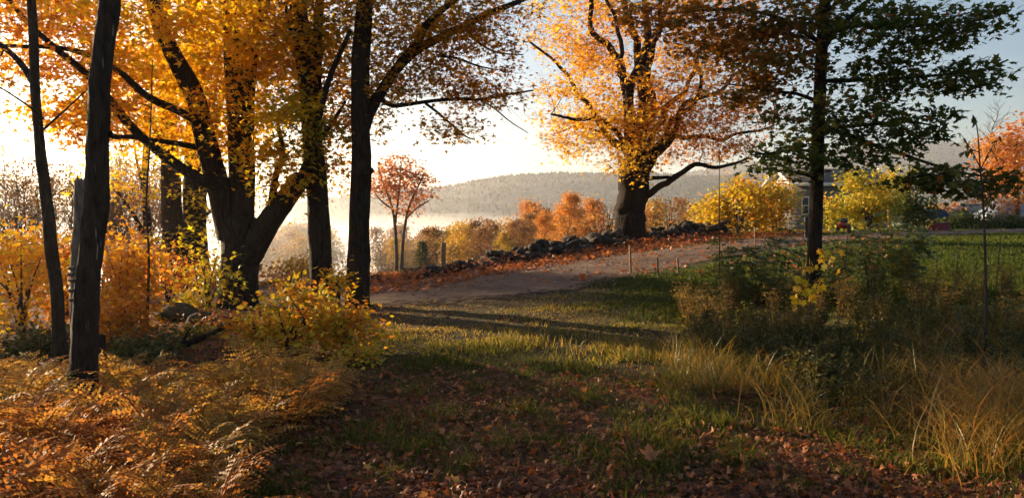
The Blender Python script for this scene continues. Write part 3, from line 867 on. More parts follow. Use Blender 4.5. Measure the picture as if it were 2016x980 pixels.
# ------------------------------------------------------------------ far trees (prototypes copied one by one)
def bare_tree_parts(h, seed, spread=.35, nb=26, nt=4, lean=.05, r0=.09, start=.25):
    """trunk and branches of a slender leafless tree, base at the origin; returns trunk mesh data, branch Acc, twig tips"""
    rng = np.random.default_rng(seed)
    n = 14
    t = np.linspace(0, 1, n)[:, None]
    P = np.array([0, 0, 0]) + t * np.array([rng.normal(0, lean) * h, rng.normal(0, lean) * h, h])
    P[1:-1] += rng.normal(0, .012 * h, (n - 2, 3)) * [1, 1, 0]
    R = r0 * (1 - .92 * t[:, 0])
    trunk = tube(P, R, 7, .06, rng)
    acc = Acc(); tips = []
    for k in range(nb):
        f = start + (1 - start) * rng.random() ** .8 * .97
        i = min(int(f * (n - 1)), n - 2); a = P[i] + (P[i + 1] - P[i]) * (f * (n - 1) - i)
        L = h * spread * (1.15 - f) * rng.uniform(.6, 1.3)
        az = rng.uniform(0, 6.28); up = rng.uniform(.5, 1.4)
        dv = np.array([math.cos(az), math.sin(az), up]); dv /= np.linalg.norm(dv)
        e = a + dv * L; mid = (a + e) / 2 + rng.normal(0, .08 * L, 3) + [0, 0, -.05 * L]
        q = np.linspace(0, 1, 5)[:, None]
        B = a * (1 - q) ** 2 + 2 * mid * q * (1 - q) + e * q * q
        rb = min(R[i] * .6, .008 + .012 * L)
        acc.add(*tube(B, rb * (1 - .8 * q[:, 0]), 4, 0, rng, False))
        tips.append(e)
        for _ in range(nt):
            u = rng.uniform(.3, 1); c = B[min(int(u * 4), 3)] + (B[min(int(u * 4) + 1, 4)] - B[min(int(u * 4), 3)]) * (u * 4 % 1)
            w = c + (dv + rng.normal(0, .55, 3) + [0, 0, .3]) * L * rng.uniform(.2, .5)
            acc.add(*tube(np.array([c, (c + w) / 2 + rng.normal(0, .03 * L, 3), w]), np.array([rb * .45, rb * .3, .003]), 3, 0, rng, False))
            tips.append(w)
    return trunk, acc, np.array(tips)


def proto_tree(name, label, cat, h, seed, leafm=None, per=10, spr=.25, size=.16, hue=.5, bark=None, tmpl=KITE, **kw):
    root = thing(name, label, cat)
    tr, acc, tips = bare_tree_parts(h, seed, **kw)
    mesh_obj('trunk', tr[0], tr[1], bark or M['bark_far'], root, None, True)
    tag(acc.obj('branches', bark or M['bark_far'], root), kind='stuff')
    if leafm is not None:
        rng = np.random.default_rng(seed + 1)
        dirs = np.tile([0, 0, 1.], (len(tips), 1))
        (V, F, A), _ = crown_leaves(tips, dirs, rng, per, spr, size, tmpl, hue, .15, .12, .7, .8)
        tag(mesh_obj('crown', V, F, leafm, root, {'v': A}), kind='stuff')
    return root


def drop_proto(root):
    for c in list(root.children):
        bpy.data.objects.remove(c)
    bpy.data.objects.remove(root)


rg = np.random.default_rng(77)
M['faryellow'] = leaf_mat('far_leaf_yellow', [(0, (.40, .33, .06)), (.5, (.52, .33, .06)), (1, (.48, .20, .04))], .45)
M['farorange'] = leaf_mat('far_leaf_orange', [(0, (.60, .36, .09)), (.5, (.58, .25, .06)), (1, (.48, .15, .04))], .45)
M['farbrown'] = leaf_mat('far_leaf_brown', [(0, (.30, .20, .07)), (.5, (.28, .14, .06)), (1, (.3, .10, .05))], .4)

bare = [proto_tree('bare_tree', 'x', 'tree', 7.5, 200 + k, nb=30, nt=5, spread=.32, r0=.085) for k in range(3)]
bare_leafy = [proto_tree('bare_tree', 'x', 'tree', 6.5, 210 + k, M['farbrown'], 3, .25, .14, .5, nb=26, nt=5, spread=.34, r0=.07) for k in range(2)]
# bare woods at the left
lmk = [('the slim leaning tree', 80), ('the thick black trunk', 190), ('the crooked tree', 290), ('the left picture edge', 0)]
for k in range(92):
    px = rg.uniform(-150, 335) if k < 76 else rg.uniform(-900, -150); dd_ = rg.uniform(24, 58)
    p = G(px, dd_); top = rg.uniform(262, 372)
    hh = W(px, top, dd_)[2] - p[2]
    src = bare[int(rg.integers(0, 3))] if rg.random() < .5 else bare_leafy[int(rg.integers(0, 2))]
    copy_tree(src, p - [0, 0, .1], rg.uniform(0, 6.28), hh / 7.3, beside(('taller' if top < 315 else 'lower') + ' thin hazy tree', p[0], p[1], lmk, True), 'leafless trees in the hazy woods')
# crooked dead tree leaning in the gap beside the thin stem
L = [ground_path(*px_path([(292, 520), (290, 440), (285, 360), (288, 280), (296, 200)], 27, 9, 4)), px_path([(288, 470), (262, 420), (240, 390), (232, 378)], 27, 5, 2), px_path([(287, 380), (270, 320), (262, 260)], 27, 3.5, 1.5)]
build_tree('crooked_tree', 'crooked tree with a side limb in the gap left of the paired thick trunks', 'tree', G(292, 27), L, [((285, 250, 27, 60, 90, 1.2, 26), .5)], 121, M['bark'], M['yellow'], 18, .35, .14, MAPLE_LO, .5)

# misty tree line beyond the field
yl = [proto_tree('misty_tree', 'x', 'tree', 8, 220 + k, M['faryellow'], 16, .35, .24, .4, nb=26, nt=3, spread=.36, r0=.10) for k in range(2)]
ol = [proto_tree('misty_tree', 'x', 'tree', 8, 230 + k, M['farbrown'], 12, .3, .22, .5, nb=28, nt=4, spread=.34, r0=.10) for k in range(2)]
orr = [proto_tree('orange_tree', 'x', 'tree', 8, 240 + k, M['farorange'], 26, .34, .22, .4, nb=34, nt=4, spread=.36, r0=.11, start=.18) for k in range(3)]
rows = [((455, 668), (448, 490), 34, 0), ((735, 930), (450, 492), 34, 0), ((920, 1060), (432, 470), 22, 1), ((1040, 1210), (395, 450), 20, 2), ((1270, 1420), (395, 440), 14, 2), ((1210, 1300), (400, 440), 6, 2)]
labs = ['pale yellow misty tree', 'buff misty tree', 'russet misty tree']
lmk2 = [('the old maple stem', 540), ('the forked trunk', 625), ('the straight trunk', 708), ('the pink-red tree', 788), ('the small pine', 831), ('the fence post', 873), ('the golden sapling', 992), ('the shorter orange tree', 1072), ('the tall orange tree', 1113), ('the great maple', 1245), ('the rail fence', 1345)]
for (a, b), (t0, t1), n, kind in rows:
    for k in range(n):
        px = rg.uniform(a, b); dd_ = rg.uniform(62, 95)
        p = G(px, dd_); hh = max(2.0, W(px, rg.uniform(t0, t1), dd_)[2] - p[2])
        src = (yl if rg.random() < [.6, .5, .2][kind] else ol)[int(rg.integers(0, 2))]
        if rg.random() < .22: src = bare[int(rg.integers(0, 3))]
        if kind == 2 and rg.random() < .3: src = orr[2]
        copy_tree(src, p - [0, 0, .1], rg.uniform(0, 6.28), hh / 7.8, beside(labs[kind], p[0], p[1], lmk2, True), ['pale trees in the mist', 'buff trees in the mist', 'russet trees behind the wall'][kind])
for px, top, dd_, sc, lb in [(1113, 386, 52, 1.0, 'tall bright orange tree behind the stone wall'), (1072, 420, 50, .8, 'shorter bright orange tree next to the tall orange one, behind the wall')]:
    p = G(px, dd_); hh = W(px, top, dd_)[2] - p[2]
    copy_tree(orr[int(px) % 2], p - [0, 0, .1], rg.uniform(0, 6.28), (hh / 7.8 * 1.0, hh / 7.8 * 1.0, hh / 7.8), lb)
sp = proto_tree('yellow_sapling', 'small golden sapling at the edge of the field below the treeline', 'sapling', 4, 250, M['faryellow'], 30, .3, .18, .3, nb=20, nt=3, spread=.3, r0=.05)
p = G(992, 48); copy_tree(sp, p - [0, 0, .05], 0, (W(992, 458, 48)[2] - p[2]) / 4)

# two-stemmed pink-red tree in the mist
d = 46
L = [ground_path(*px_path([(781, 545), (780, 480), (776, 430), (768, 395), (752, 355), (745, 330)], d, 4.2, 1.5)),
     ground_path(*px_path([(790, 545), (793, 480), (798, 440), (806, 405), (822, 370), (835, 340)], d, 4.0, 1.3)),
     px_path([(778, 440), (783, 400), (788, 350), (790, 320)], d, 2.6, 1.2), px_path([(800, 430), (820, 410), (845, 395)], d, 2, 1), px_path([(770, 410), (750, 395), (738, 380)], d, 2, 1)]
build_tree('red_tree', 'tall pink-red tree on two bare stems standing in the mist', 'tree', G(785, d), L,
           [((785, 345, d, 52, 44, 1.4, 80), .5), ((760, 365, d, 36, 40, 1.1, 36), .45), ((818, 365, d, 38, 40, 1.1, 40), .55), ((785, 400, d, 46, 26, 1.0, 20), .4)], 130, M['bark_far'], M['red'], 22, .24, .18, KITE, .45, ridge=.04, sides=8, flare=1.0, rk=.008)

# small pine
def pine(name, label, base, h):
    rng = np.random.default_rng(5)
    root = thing(name, label, 'tree', base)
    V, F = tube(np.array([[0, 0, -.1], [0, 0, h * .5], [0, 0, h]]), np.array([.07, .045, .01]), 6)
    mesh_obj('trunk', V, F, M['bark_far'], root)
    pos, tip = [], []
    for k in range(13):
        z = h * (.12 + .86 * k / 13); L = h * .30 * (1 - k / 13.5) + .08
        for a in np.arange(7) * .9 + rng.uniform(0, 6):
            for s in np.linspace(.2, 1, 7):
                q = np.array([math.cos(a) * L * s, math.sin(a) * L * s, z - .25 * L * s])
                for _ in range(5):
                    pos.append(q + rng.normal(0, .05, 3)); tip.append([math.cos(a), math.sin(a), -.1] + rng.normal(0, .5, 3))
    pos = np.array(pos); tip = np.array(tip)
    V, F, A = leaves(pos, rng.normal(0, .5, pos.shape) + [0, 0, 1], tip, .24, NARROW, rng.uniform(0, .5, len(pos)))
    tag(mesh_obj('crown', V, F, M['herb'], root, {'v': A}), kind='stuff')


p = G(831, 60); pine('small_pine', 'small dark pine in the misty treeline, near the leaning dead stem', p, W(831, 470, 60)[2] - p[2])

# right-hand orange tree, bushes, green bush
d = 40
L = [ground_path(*px_path([(2005, 460), (2003, 400), (2000, 340), (2000, 280)], d, 5, 3)), px_path([(2003, 390), (1975, 340), (1955, 300)], d, 3, 1.5), px_path([(2003, 380), (2035, 330), (2060, 270)], d, 3, 1.5)]
build_tree('orange_maple', 'bright orange maple at the right-hand edge behind the dark hedge', 'tree', G(2005, d), L,
           [((1995, 320, d, 60, 55, 2, 60), .45), ((2040, 300, d, 70, 80, 2.4, 60), .5), ((1975, 375, d, 40, 40, 1.4, 30), .4), ((1960, 290, d, 40, 24, 1, 16), .3), ((2010, 270, d, 30, 26, 1, 14), .7)], 131, M['bark_far'], M['farorange'], 40, .4, .18, KITE, .4, ridge=.04, sides=8)
copy_tree(bare[1], G(1945, 44), 1.0, .95, 'tall leafless tree showing above the orange maple', None)


def bush(name, label, px, d, rx, top, leafm, hue, n, per, spread, size, seed, tmpl=KITE, cat='bush', group=None, hues=None, hj=.15):
    rng = np.random.default_rng(seed)
    b = G(px, d); h = W(px, top, d)[2] - b[2]; rxm = rx * d / FPX
    root = thing(name, label, cat, b, group)
    stems = []
    for k in range(7):
        a = rng.uniform(0, 6.28); e = b + np.array([math.cos(a) * rxm * rng.uniform(.2, .6), math.sin(a) * rxm * .5, h * rng.uniform(.55, .9)])
        P = spline([b + [0, 0, -.05], b + (e - b) * [.35, .35, .5] + rng.normal(0, .05, 3), e], 9)
        R = np.linspace(.012 + .01 * h, .005, 9)
        V, F = tube(P, R, 6, .05, rng)
        mesh_obj('stem', V, F, M['twig'], root, None, True, b)
        stems.append((P[2:], R[2:]))
    v = rng.normal(0, 1, (n, 3)); v /= np.linalg.norm(v, axis=1)[:, None]
    r = np.where(rng.random(n) < .5, rng.uniform(.75, 1.05, n), rng.random(n) ** .5)
    K = 11
    lc = rng.normal(0, 1, (K, 3)); lc /= np.linalg.norm(lc, axis=1)[:, None]; lc *= rng.uniform(.4, 1.0, K)[:, None]
    lc[0] = (.1, 0, .6); lr = rng.uniform(.2, .5, K)
    which = rng.integers(0, K, n)
    C = b + np.array([0, 0, h * .5]) + (lc[which] + v * (r * lr[which])[:, None]) * np.array([rxm * 1.05, min(rxm, 2.0), h * .48])
    C = C[C[:, 2] > b[2] + .08 * h]
    acc = Acc()
    dirs = grow_twigs(np.concatenate([s[0] for s in stems]), np.concatenate([s[1] for s in stems]), C, rng, acc, rk=.008)
    tag(acc.obj('branches', M['twig'], root, b, True), kind='stuff')
    hf = (lambda c: hue + .0 * c[:, 0]) if hues is None else hues
    (V, F, A), pos = crown_leaves(C, dirs, rng, per, spread, size, tmpl, hf, hj, .12, .8, .7)
    V = V.copy()
    tag(mesh_obj('crown', V, F, leafm, root, {'v': A}, False, b), kind='stuff')
    return root


bush('yellow_bush', 'broad yellow bush at the lane between the great maple and the dark maple', 1452, 31, 84, 350, M['bush'], .72, 170, 34, .26, .15, 140)
bush('yellow_bush', 'bronze-leaved bush hiding the left corner of the house', 1522, 33, 46, 360, M['bush'], .85, 110, 30, .26, .15, 141)
bush('yellow_green_bush', 'tall yellow-green bush in front of the house beside the dark maple trunk', 1712, 33, 74, 326, M['bush'], .5, 190, 34, .26, .15, 142)
bush('green_bush', 'dark green bush adjoining the tall yellow-green bush', 1785, 34, 40, 368, M['bushgreen'], .35, 90, 34, .24, .14, 143)
bush('roadside_shrub', 'thin half-bare shrub at the left foot of the great maple', 1195, 28.5, 34, 392, M['farbrown'], .5, 40, 7, .22, .12, 144)
bush('roadside_shrub', 'half-bare olive shrub just right of the great maple trunk', 1318, 30, 42, 385, M['farbrown'], .2, 55, 9, .24, .12, 145)
for k, (px, top) in enumerate([(1855, 412), (1900, 416), (1945, 420), (1990, 424)]):
    bush('hedge_shrub', ['dark shrub of the low hedge next to the blue tarp', 'second dark shrub along from the blue tarp, in the low hedge', 'third dark shrub along from the blue tarp, in the low hedge', 'last dark shrub of the low hedge by the picture edge'][k], px, 38, 34, top + 6, M['bushgreen'], .15, 50, 22, .25, .14, 150 + k, group='low hedge shrubs')
for k, (px, top, m_) in enumerate([(1838, 402, 'faryellow'), (1872, 400, 'red'), (1925, 404, 'faryellow')]):
    bush('far_bush', ['small yellow bush over the blue tarp', 'small red bush behind the dark hedge', 'small tan bush behind the dark hedge'][k], px, 52, 26, top, M[m_], .4, 36, 20, .35, .2, 160 + k)

# ------------------------------------------------------------------ stone wall
def stone_mesh(seed):
    rng = np.random.default_rng(seed)
    V, F = [], []
    n1, n2 = 4, 7
    for i in range(n1 + 1):
        th = PI * i / n1
        for j in range(n2):
            ph = 2 * PI * j / n2
            V.append([math.sin(th) * math.cos(ph), math.sin(th) * math.sin(ph), math.cos(th)])
    V = np.array(V); V = np.sign(V) * np.abs(V) ** .55
    V *= rng.uniform(.82, 1.12, (len(V), 1))
    V[:n2] = V[:n2].mean(0); V[-n2:] = V[-n2:].mean(0)
    V *= [.5, .42, .36]
    Q = [[i * n2 + j, (i + 1) * n2 + j, (i + 1) * n2 + (j + 1) % n2, i * n2 + (j + 1) % n2] for i in range(n1) for j in range(n2)]
    o = mesh_obj('stone', V, np.array(Q), M['stone'])
    m = o.data; bpy.data.objects.remove(o)
    return m


stones = [stone_mesh(300 + k) for k in range(9)]


def stone_wall(label, P, hfun, step, seed, w=.55):
    rng = np.random.default_rng(seed)
    S = spline(P, 200); L = np.concatenate([[0], np.cumsum(np.linalg.norm(np.diff(S, axis=0), axis=1))])
    root = thing('stone_wall', label, 'stone wall', (S[0][0], S[0][1], gz(S[0][0], S[0][1])))
    b = np.array(root.location)
    s = 0
    while s < L[-1]:
        x, y = np.interp(s, L, S[:, 0]), np.interp(s, L, S[:, 1])
        h = hfun(s / L[-1]) * rng.uniform(.75, 1.25)
        z = 0
        while z < h:
            sz = rng.uniform(.26, .50) * (1 - .25 * z)
            for side in (-1, 1):
                if rng.random() < .12 and z > .2: continue
                o = bpy.data.objects.new('stone', stones[int(rng.integers(0, 9))])
                COL.objects.link(o); o.parent = root
                xx = x + side * w * .25 * -.7 + rng.normal(0, .07); yy = y + side * w * .25 * .7 + rng.normal(0, .07)
                o.location = np.array([xx, yy, gz(xx, yy) + z + sz * .26]) - b
                o.rotation_euler = (rng.normal(0, .25), rng.normal(0, .25), rng.uniform(0, 6.28))
                o.scale = (sz * rng.uniform(.8, 1.7), sz * rng.uniform(.8, 1.2), sz * rng.uniform(.5, .95))
            z += sz * .55
        s += step * rng.uniform(.8, 1.25)
    return root


stone_wall('tumbled dark fieldstone wall running from the fence post up to the great maple', [(-2.25, 18.6, 0), (-.6, 20.2, 0), (1.2, 22.2, 0), (2.6, 24.0, 0), (3.5, 25.6, 0)], lambda t: .15 + .26 * smooth(.1, .6, t), .40, 1)
stone_wall('dark fieldstone wall running right from the great maple to the yellow bush', [(4.9, 27.6, 0), (6.4, 29.2, 0), (8.4, 30.8, 0)], lambda t: .42, .40, 2)
stone_wall('low heap of stones at the lane edge right of the straight trunk', [(-3.9, 18.4, 0), (-3.2, 18.7, 0)], lambda t: .15, .4, 3)
def boulder(label, px, d, sx, sy, sz, seed):
    rng = np.random.default_rng(seed); n1, n2 = 12, 20
    th = np.repeat(np.linspace(0, PI, n1 + 1), n2); ph = np.tile(np.linspace(0, 2 * PI, n2, endpoint=False), n1 + 1)
    V = np.stack([np.sin(th) * np.cos(ph), np.sin(th) * np.sin(ph), np.cos(th)], -1)
    V *= (.78 + .42 * fbm(V[:, 0] * 1.6 + V[:, 2] * 1.1 + seed, V[:, 1] * 1.6 - V[:, 2], seed, 3))[:, None]
    V[:n2] = V[:n2].mean(0); V[-n2:] = V[-n2:].mean(0)
    V = V * [sx, sy, sz]
    Q = np.array([[i * n2 + j, (i + 1) * n2 + j, (i + 1) * n2 + (j + 1) % n2, i * n2 + (j + 1) % n2] for i in range(n1) for j in range(n2)])
    o = mesh_obj('boulder', V, Q, M['moss'], None, None, True); o.location = G(px, d) + [0, 0, sz * .45]
    tag(o, label, 'boulder')


M['moss'] = plain_mat('mossy_stone', (.06, .05, .026), rough=.95, noise=.6, nscale=6, bump=.6)
boulder('large dark mossy boulder left of the old maple', 346, 12.6, .36, .34, .18, 3)
boulder('smaller mossy rock in front of the large boulder', 396, 11.8, .25, .24, .14, 4)
boulder('rounded boulder against the left side of the great maple', 1205, 27.5, .5, .45, .4, 5)

# ------------------------------------------------------------------ posts and stakes
def stick(name, label, px, d, top, r, mat, cat, lean=0, base_py=None, r2=None, group=None):
    g = G(px, d)
    if base_py is not None:   # walk along the column until the ground meets that row
        for q in np.linspace(4, 60, 560):
            p = G(px, q)
            if W(px, base_py, q)[2] <= p[2]:
                d, g = q, p; break
    t = W(px + lean, top, d)
    P = spline([g - [0, 0, .1], (g + t) / 2, t], 8)
    V, F = tube(P, np.linspace(r, r2 or r, 8), 8, .05, RNG)
    return tag(mesh_obj(name, V, F, mat, None, None, False), label, cat, group)


stick('fence_post', 'weathered fence post at the low end of the stone wall', 873, 19, 478, .06, M['stake'], 'post', base_py=541)
stick('wooden_stake', 'tallest thin stake at the near edge of the lane', 1243, 16, 484, .022, M['stake'], 'stake', base_py=539, lean=-3)
stick('wooden_stake', 'thin stake on the grass between the tallest stake and the short one', 1297, 15, 506, .02, M['stake'], 'stake', base_py=552, lean=-3)
stick('wooden_stake', 'short stake in the grass nearest the weeds', 1336, 17, 507, .022, M['stake'], 'stake', base_py=540, lean=-2)
stick('wooden_stake', 'pale stake in the lane verge below the yellow bush', 1487, 20, 447, .02, M['stake'], 'stake', base_py=492, lean=-1)
stick('dark_post', 'dark square post just left of the dark maple trunk', 1588, 20, 428, .08, plain_mat('dark_post_paint', (.02, .017, .015)), 'post', base_py=470)
stick('yellow_post', 'sunlit yellow post leaning slightly on the lawn', 1753, 24, 413, .055, plain_mat('yellow_paint', (.55, .30, .05)), 'post', base_py=458, lean=-4)
stick('white_pole', 'thin white pole in front of the blue tarp', 1820, 36, 412, .04, plain_mat('white_paint', (.6, .6, .58)), 'pole', base_py=447)
# pale rail fence behind the wall
rf = thing('rail_fence', 'pale rail fence in the field behind the stone wall', 'fence', G(1310, 44)); b = np.array(rf.location)
ps = []
for px in (1308, 1316, 1328, 1345, 1362, 1380, 1400):
    g = G(px, 44); t = g + [0, 0, 1.15]; ps.append(t)
    mesh_obj('post', *tube(np.array([g - [0, 0, .1], t]), np.array([.05, .05]), 6), M['stake'], rf, None, False, b)
for dz in (-.15, -.55):
    for a, c in zip(ps[:-1], ps[1:]):
        mesh_obj('rail', *tube(np.array([a + [0, 0, dz], c + [0, 0, dz]]), np.array([.03, .03]), 5), M['stake'], rf, None, False, b)

# ------------------------------------------------------------------ house, far yard things
M['siding'] = plain_mat('grey_siding', (.2, .18, .17), noise=.12)
M['roof'] = plain_mat('roof_shingle', (.10, .085, .08), noise=.3, nscale=10)
M['trim'] = plain_mat('white_trim', (.7, .66, .6), noise=.06)
M['glass'] = plain_mat('window_glass', (.03, .035, .04), rough=.08, spec=.6, noise=.05)
hb = G(1625, 45)
house = thing('house', 'grey wooden house with dark roof half hidden behind the yellow-green bush', 'house', hb); house.scale = (.8, .8, .8)
hw, hd, hh = 6.4, 5.0, 3.1
V, F = box_v(0, 0, hh / 2 - .2, hw, hd, hh + .4); mesh_obj('wall', V, F, M['siding'], house)
for k in range(11):
    V, F = box_v(0, -hd / 2 - .012, .2 + k * .23, hw + .02, .03, .205); mesh_obj('siding_board', V, F, M['siding'], house)
rp = 1.0
V = np.array([[-hw / 2 - .4, -hd / 2 - .5, hh - .15], [hw / 2 + .4, -hd / 2 - .5, hh - .15], [hw / 2 + .4, 0, hh + rp], [-hw / 2 - .4, 0, hh + rp], [-hw / 2 - .4, hd / 2 + .5, hh - .15], [hw / 2 + .4, hd / 2 + .5, hh - .15]])
V = np.vstack([V, V + [0, 0, .16]])
F = np.array([[0, 1, 2, 3], [3, 2, 5, 4], [6, 9, 8, 7], [9, 10, 11, 8], [0, 6, 7, 1], [4, 5, 11, 10], [0, 3, 9, 6], [3, 4, 10, 9], [1, 7, 8, 2], [2, 8, 11, 5]])
roof = mesh_obj('roof', V, F, M['roof'], house)
V, F = box_v(0, -hd / 2 - .53, hh - .07, hw + .84, .04, .22); mesh_obj('fascia', V, F, M['trim'], house)
for sx in (-1, 1):
    for s in (-1, 1):
        P = np.array([[sx * (hw / 2 + .42), s * (hd / 2 + .5), hh - .08], [sx * (hw / 2 + .42), 0, hh + rp + .1]])
        V, F = tube(P, np.array([.13, .13]), 4); mesh_obj('bargeboard', V, F, M['trim'], house)
    gv = np.array([[sx * hw / 2, -hd / 2, hh], [sx * hw / 2, hd / 2, hh], [sx * hw / 2, 0, hh + rp - .05]]); mesh_obj('gable', gv, np.array([[0, 1, 2]]), M['siding'], house)
for wx in (-2.2, -.6, 1.2, 2.5):
    f = mesh_obj('window', *box_v(wx, -hd / 2 - .05, 1.6, .95, .08, 1.25), M['trim'], house)
    for px_ in (-.22, .22):
        for pz in (-.28, .28):
            mesh_obj('pane', *box_v(wx + px_, -hd / 2 - .095, 1.6 + pz, .38, .02, .5), M['glass'], f)

# parked cars (roofs above the hedge)
def car(label, px, d, rz, col):
    g = G(px, d)
    root = thing('parked_car', label, 'car', g); root.rotation_euler = (0, 0, rz)
    pm = plain_mat('car_paint', col, rough=.25, spec=.6, noise=.03)
    prof = np.array([[-2.1, .35], [-2.15, .75], [-1.7, .95], [-1.05, 1.42], [.6, 1.46], [1.2, 1.0], [2.05, .85], [2.15, .4]])
    n = len(prof); ws = [.8, .86, .86, .66, .66, .84, .84, .8]
    V = np.array([[p[0], -w_, p[1]] for p, w_ in zip(prof, ws)] + [[p[0], w_, p[1]] for p, w_ in zip(prof, ws)])
    Q = [[i, i + 1, n + i + 1, n + i] for i in range(n - 1)] + [[n - 1, 0, n, 2 * n - 1]]
    mesh_obj('body', V, [np.array(Q), np.array([list(range(n))[::-1], list(range(n, 2 * n))])], pm, root)
    for s in (-1, 1):
        V = np.array([[-1.45, s * .8, 1.0], [.95, s * .8, 1.02], [.5, s * .70, 1.36], [-.95, s * .70, 1.34]]); mesh_obj('window', V, np.array([[0, 1, 2, 3]]), M['glass'], root)
        for wx in (-1.3, 1.35):
            a = np.linspace(0, 2 * PI, 14, endpoint=False)
            r = np.stack([wx + .32 * np.cos(a), 0 * a + s * .78, .32 + .32 * np.sin(a)], -1)
            V = np.vstack([r, r + [0, s * .12, 0]]); Q = np.array([[i, (i + 1) % 14, 14 + (i + 1) % 14, 14 + i] for i in range(14)])
            mesh_obj('wheel', V, [Q, np.array([list(range(14, 28))])], plain_mat('tyre_rubber', (.02, .02, .02)), root)


car('pale blue-grey car roof showing over the hedge near the picture edge', 2000, 44, .3, (.22, .24, .3))
car('silver car half hidden by the tall sapling, behind the hedge', 1922, 52, -.2, (.25, .25, .26))
# blue tarp on a trailer, red tarp heap, red mower
rt = np.random.default_rng(9)


def tarp(name, label, px, d, sx, sy, sz, col, cat, leg=0):
    g = G(px, d); n = 9
    u = np.linspace(-1, 1, n); X, Y = np.meshgrid(u, u)
    r = np.maximum(abs(X), abs(Y))
    Z = leg + sz * (1 - .18 * X ** 2 - .12 * Y ** 2) * np.where(r > .95, .08, 1) + rt.normal(0, .03 * sz, X.shape) + .2 * sz * X
    k = 1 - .12 * (r < .9)
    V = np.stack([X * sx * k, Y * sy * k, Z], -1)
    i = (np.arange(n - 1)[:, None] * n + np.arange(n - 1)).ravel()
    root = thing(name, label, cat, g)
    mesh_obj('cover', V, np.stack([i, i + 1, i + n + 1, i + n], -1), plain_mat('tarp_' + name, col, rough=.5, noise=.15), root)
    for ax in (-.8, .8):
        for ay in (-.8, .8):
            mesh_obj('leg', *tube(np.array([[ax * sx, ay * sy, -.05], [ax * sx, ay * sy, leg + .15]]), np.array([.04, .04]), 6), M['stake'], root)


tarp('tarp_shelter', 'dark blue tarp shelter on legs beside the dark green bush', 1830, 36, .6, .8, .4, (.018, .026, .06), 'shelter', .55)
tarp('covered_heap', 'low red tarp-covered heap in front of the hedge', 1849, 33, .36, .4, .36, (.15, .018, .018), 'heap', .0)
mw = G(1660, 31)
mower = thing('garden_tractor', 'bright red garden tractor glinting under the yellow-green bush', 'tractor', mw); mower.rotation_euler = (0, 0, 1.1); mower.scale = (.62, .62, .62)
redp = plain_mat('red_paint', (.22, .015, .012), rough=.25, spec=.6, noise=.05)
V, F = box_v(-.35, 0, .55, .75, .5, .32); mesh_obj('hood', V, F, redp, mower)
V, F = box_v(.35, 0, .42, .7, .62, .18); mesh_obj('fender', V, F, redp, mower)
V, F = box_v(.42, 0, .66, .42, .42, .1); mesh_obj('seat', V, F, M['glass'], mower)
mesh_obj('seat_back', *box_v(.62, 0, .82, .09, .42, .32), M['glass'], mower)
mesh_obj('steering_column', *tube(np.array([[.05, 0, .5], [.15, 0, .95]]), np.array([.025, .02]), 6), M['glass'], mower)
for wx, wr in ((-.5, .2), (.42, .29)):
    for s in (-1, 1):
        a = np.linspace(0, 2 * PI, 14, endpoint=False)
        r = np.stack([wx + wr * np.cos(a), 0 * a + s * .26, wr + wr * np.sin(a)], -1)
        V = np.vstack([r, r + [0, s * .14, 0]]); Q = np.array([[i, (i + 1) % 14, 14 + (i + 1) % 14, 14 + i] for i in range(14)])
        mesh_obj('wheel', V, [Q, np.array([list(range(14, 28)), list(range(14))[::-1]])], plain_mat('tractor_tyre', (.02, .02, .02)), mower)
for pr_ in bare + bare_leafy + yl + ol + orr + [sp]:
    drop_proto(pr_)

# ------------------------------------------------------------------ woods that go on beyond the left edge of the view
SD = np.array([-math.sin(math.radians(SUN_AZ)), math.cos(math.radians(SUN_AZ))]); SQ = np.array([-SD[1] * -1, -SD[0]])
SQ = np.array([SD[1], -SD[0]])
wood = [proto_tree('woodland_tree', 'x', 'tree', 9, 260 + k, M['yellow'], 26, .33, .17, .55, nb=34, nt=4, spread=.22, r0=.13, start=.16, bark=M['bark'], tmpl=MAPLE_LO) for k in range(2)]
for k, (q, s, sc, wd) in enumerate([(3.9, 21, .75, .9), (4.5, 26, .8, .6), (6.35, 23, .8, .5), (11.0, 39, 1.1, 1.0), (13.2, 43, 1.1, .7), (.2, 20, .8, .8)]):
    p = SQ * q + SD * s
    copy_tree(wood[k % 2], (p[0], p[1], gz(p[0], p[1]) - .1), rg.uniform(0, 6.28), (sc * wd, sc * wd, sc),
              'leafy young woodland tree at the wood edge beyond the slim leaning tree', 'leafy trees of the wood edge')
for w_ in wood: drop_proto(w_)

# ------------------------------------------------------------------ shrubs and saplings of the left-hand wood edge
bush('yellow_shrub', 'bright yellow-green shrub in front of the old maple trunk', 570, 9.0, 112, 558, M['bush'], .78, 150, 12, .12, .08, 170, OVAL, 'shrub', hj=.22)
bush('yellow_shrub', 'loose lemon and orange shrub right against the old maple trunk', 505, 9.4, 50, 618, M['bush'], .85, 60, 11, .13, .08, 186, OVAL, 'shrub', hj=.2)
bush('orange_shrub', 'small orange-leaved shrub at the foot of the straight trunk', 675, 9.0, 66, 605, M['bush'], .88, 90, 13, .11, .075, 171, OVAL, 'shrub')
bush('straw_shrub', 'low straw-yellow shrub between the yellow shrub and the path', 705, 8.3, 44, 690, M['bush'], .75, 46, 12, .09, .06, 172, OVAL, 'shrub')
bush('orange_sapling', 'glowing orange sapling beside the thick black trunk', 245, 10.6, 78, 470, M['orange'], .5, 110, 15, .17, .105, 173, MAPLE_LO, 'sapling')
bush('orange_sapling', 'lower deep orange sapling in front of the glowing one', 232, 9.4, 52, 585, M['orange'], .72, 64, 15, .14, .10, 174, MAPLE_LO, 'sapling')
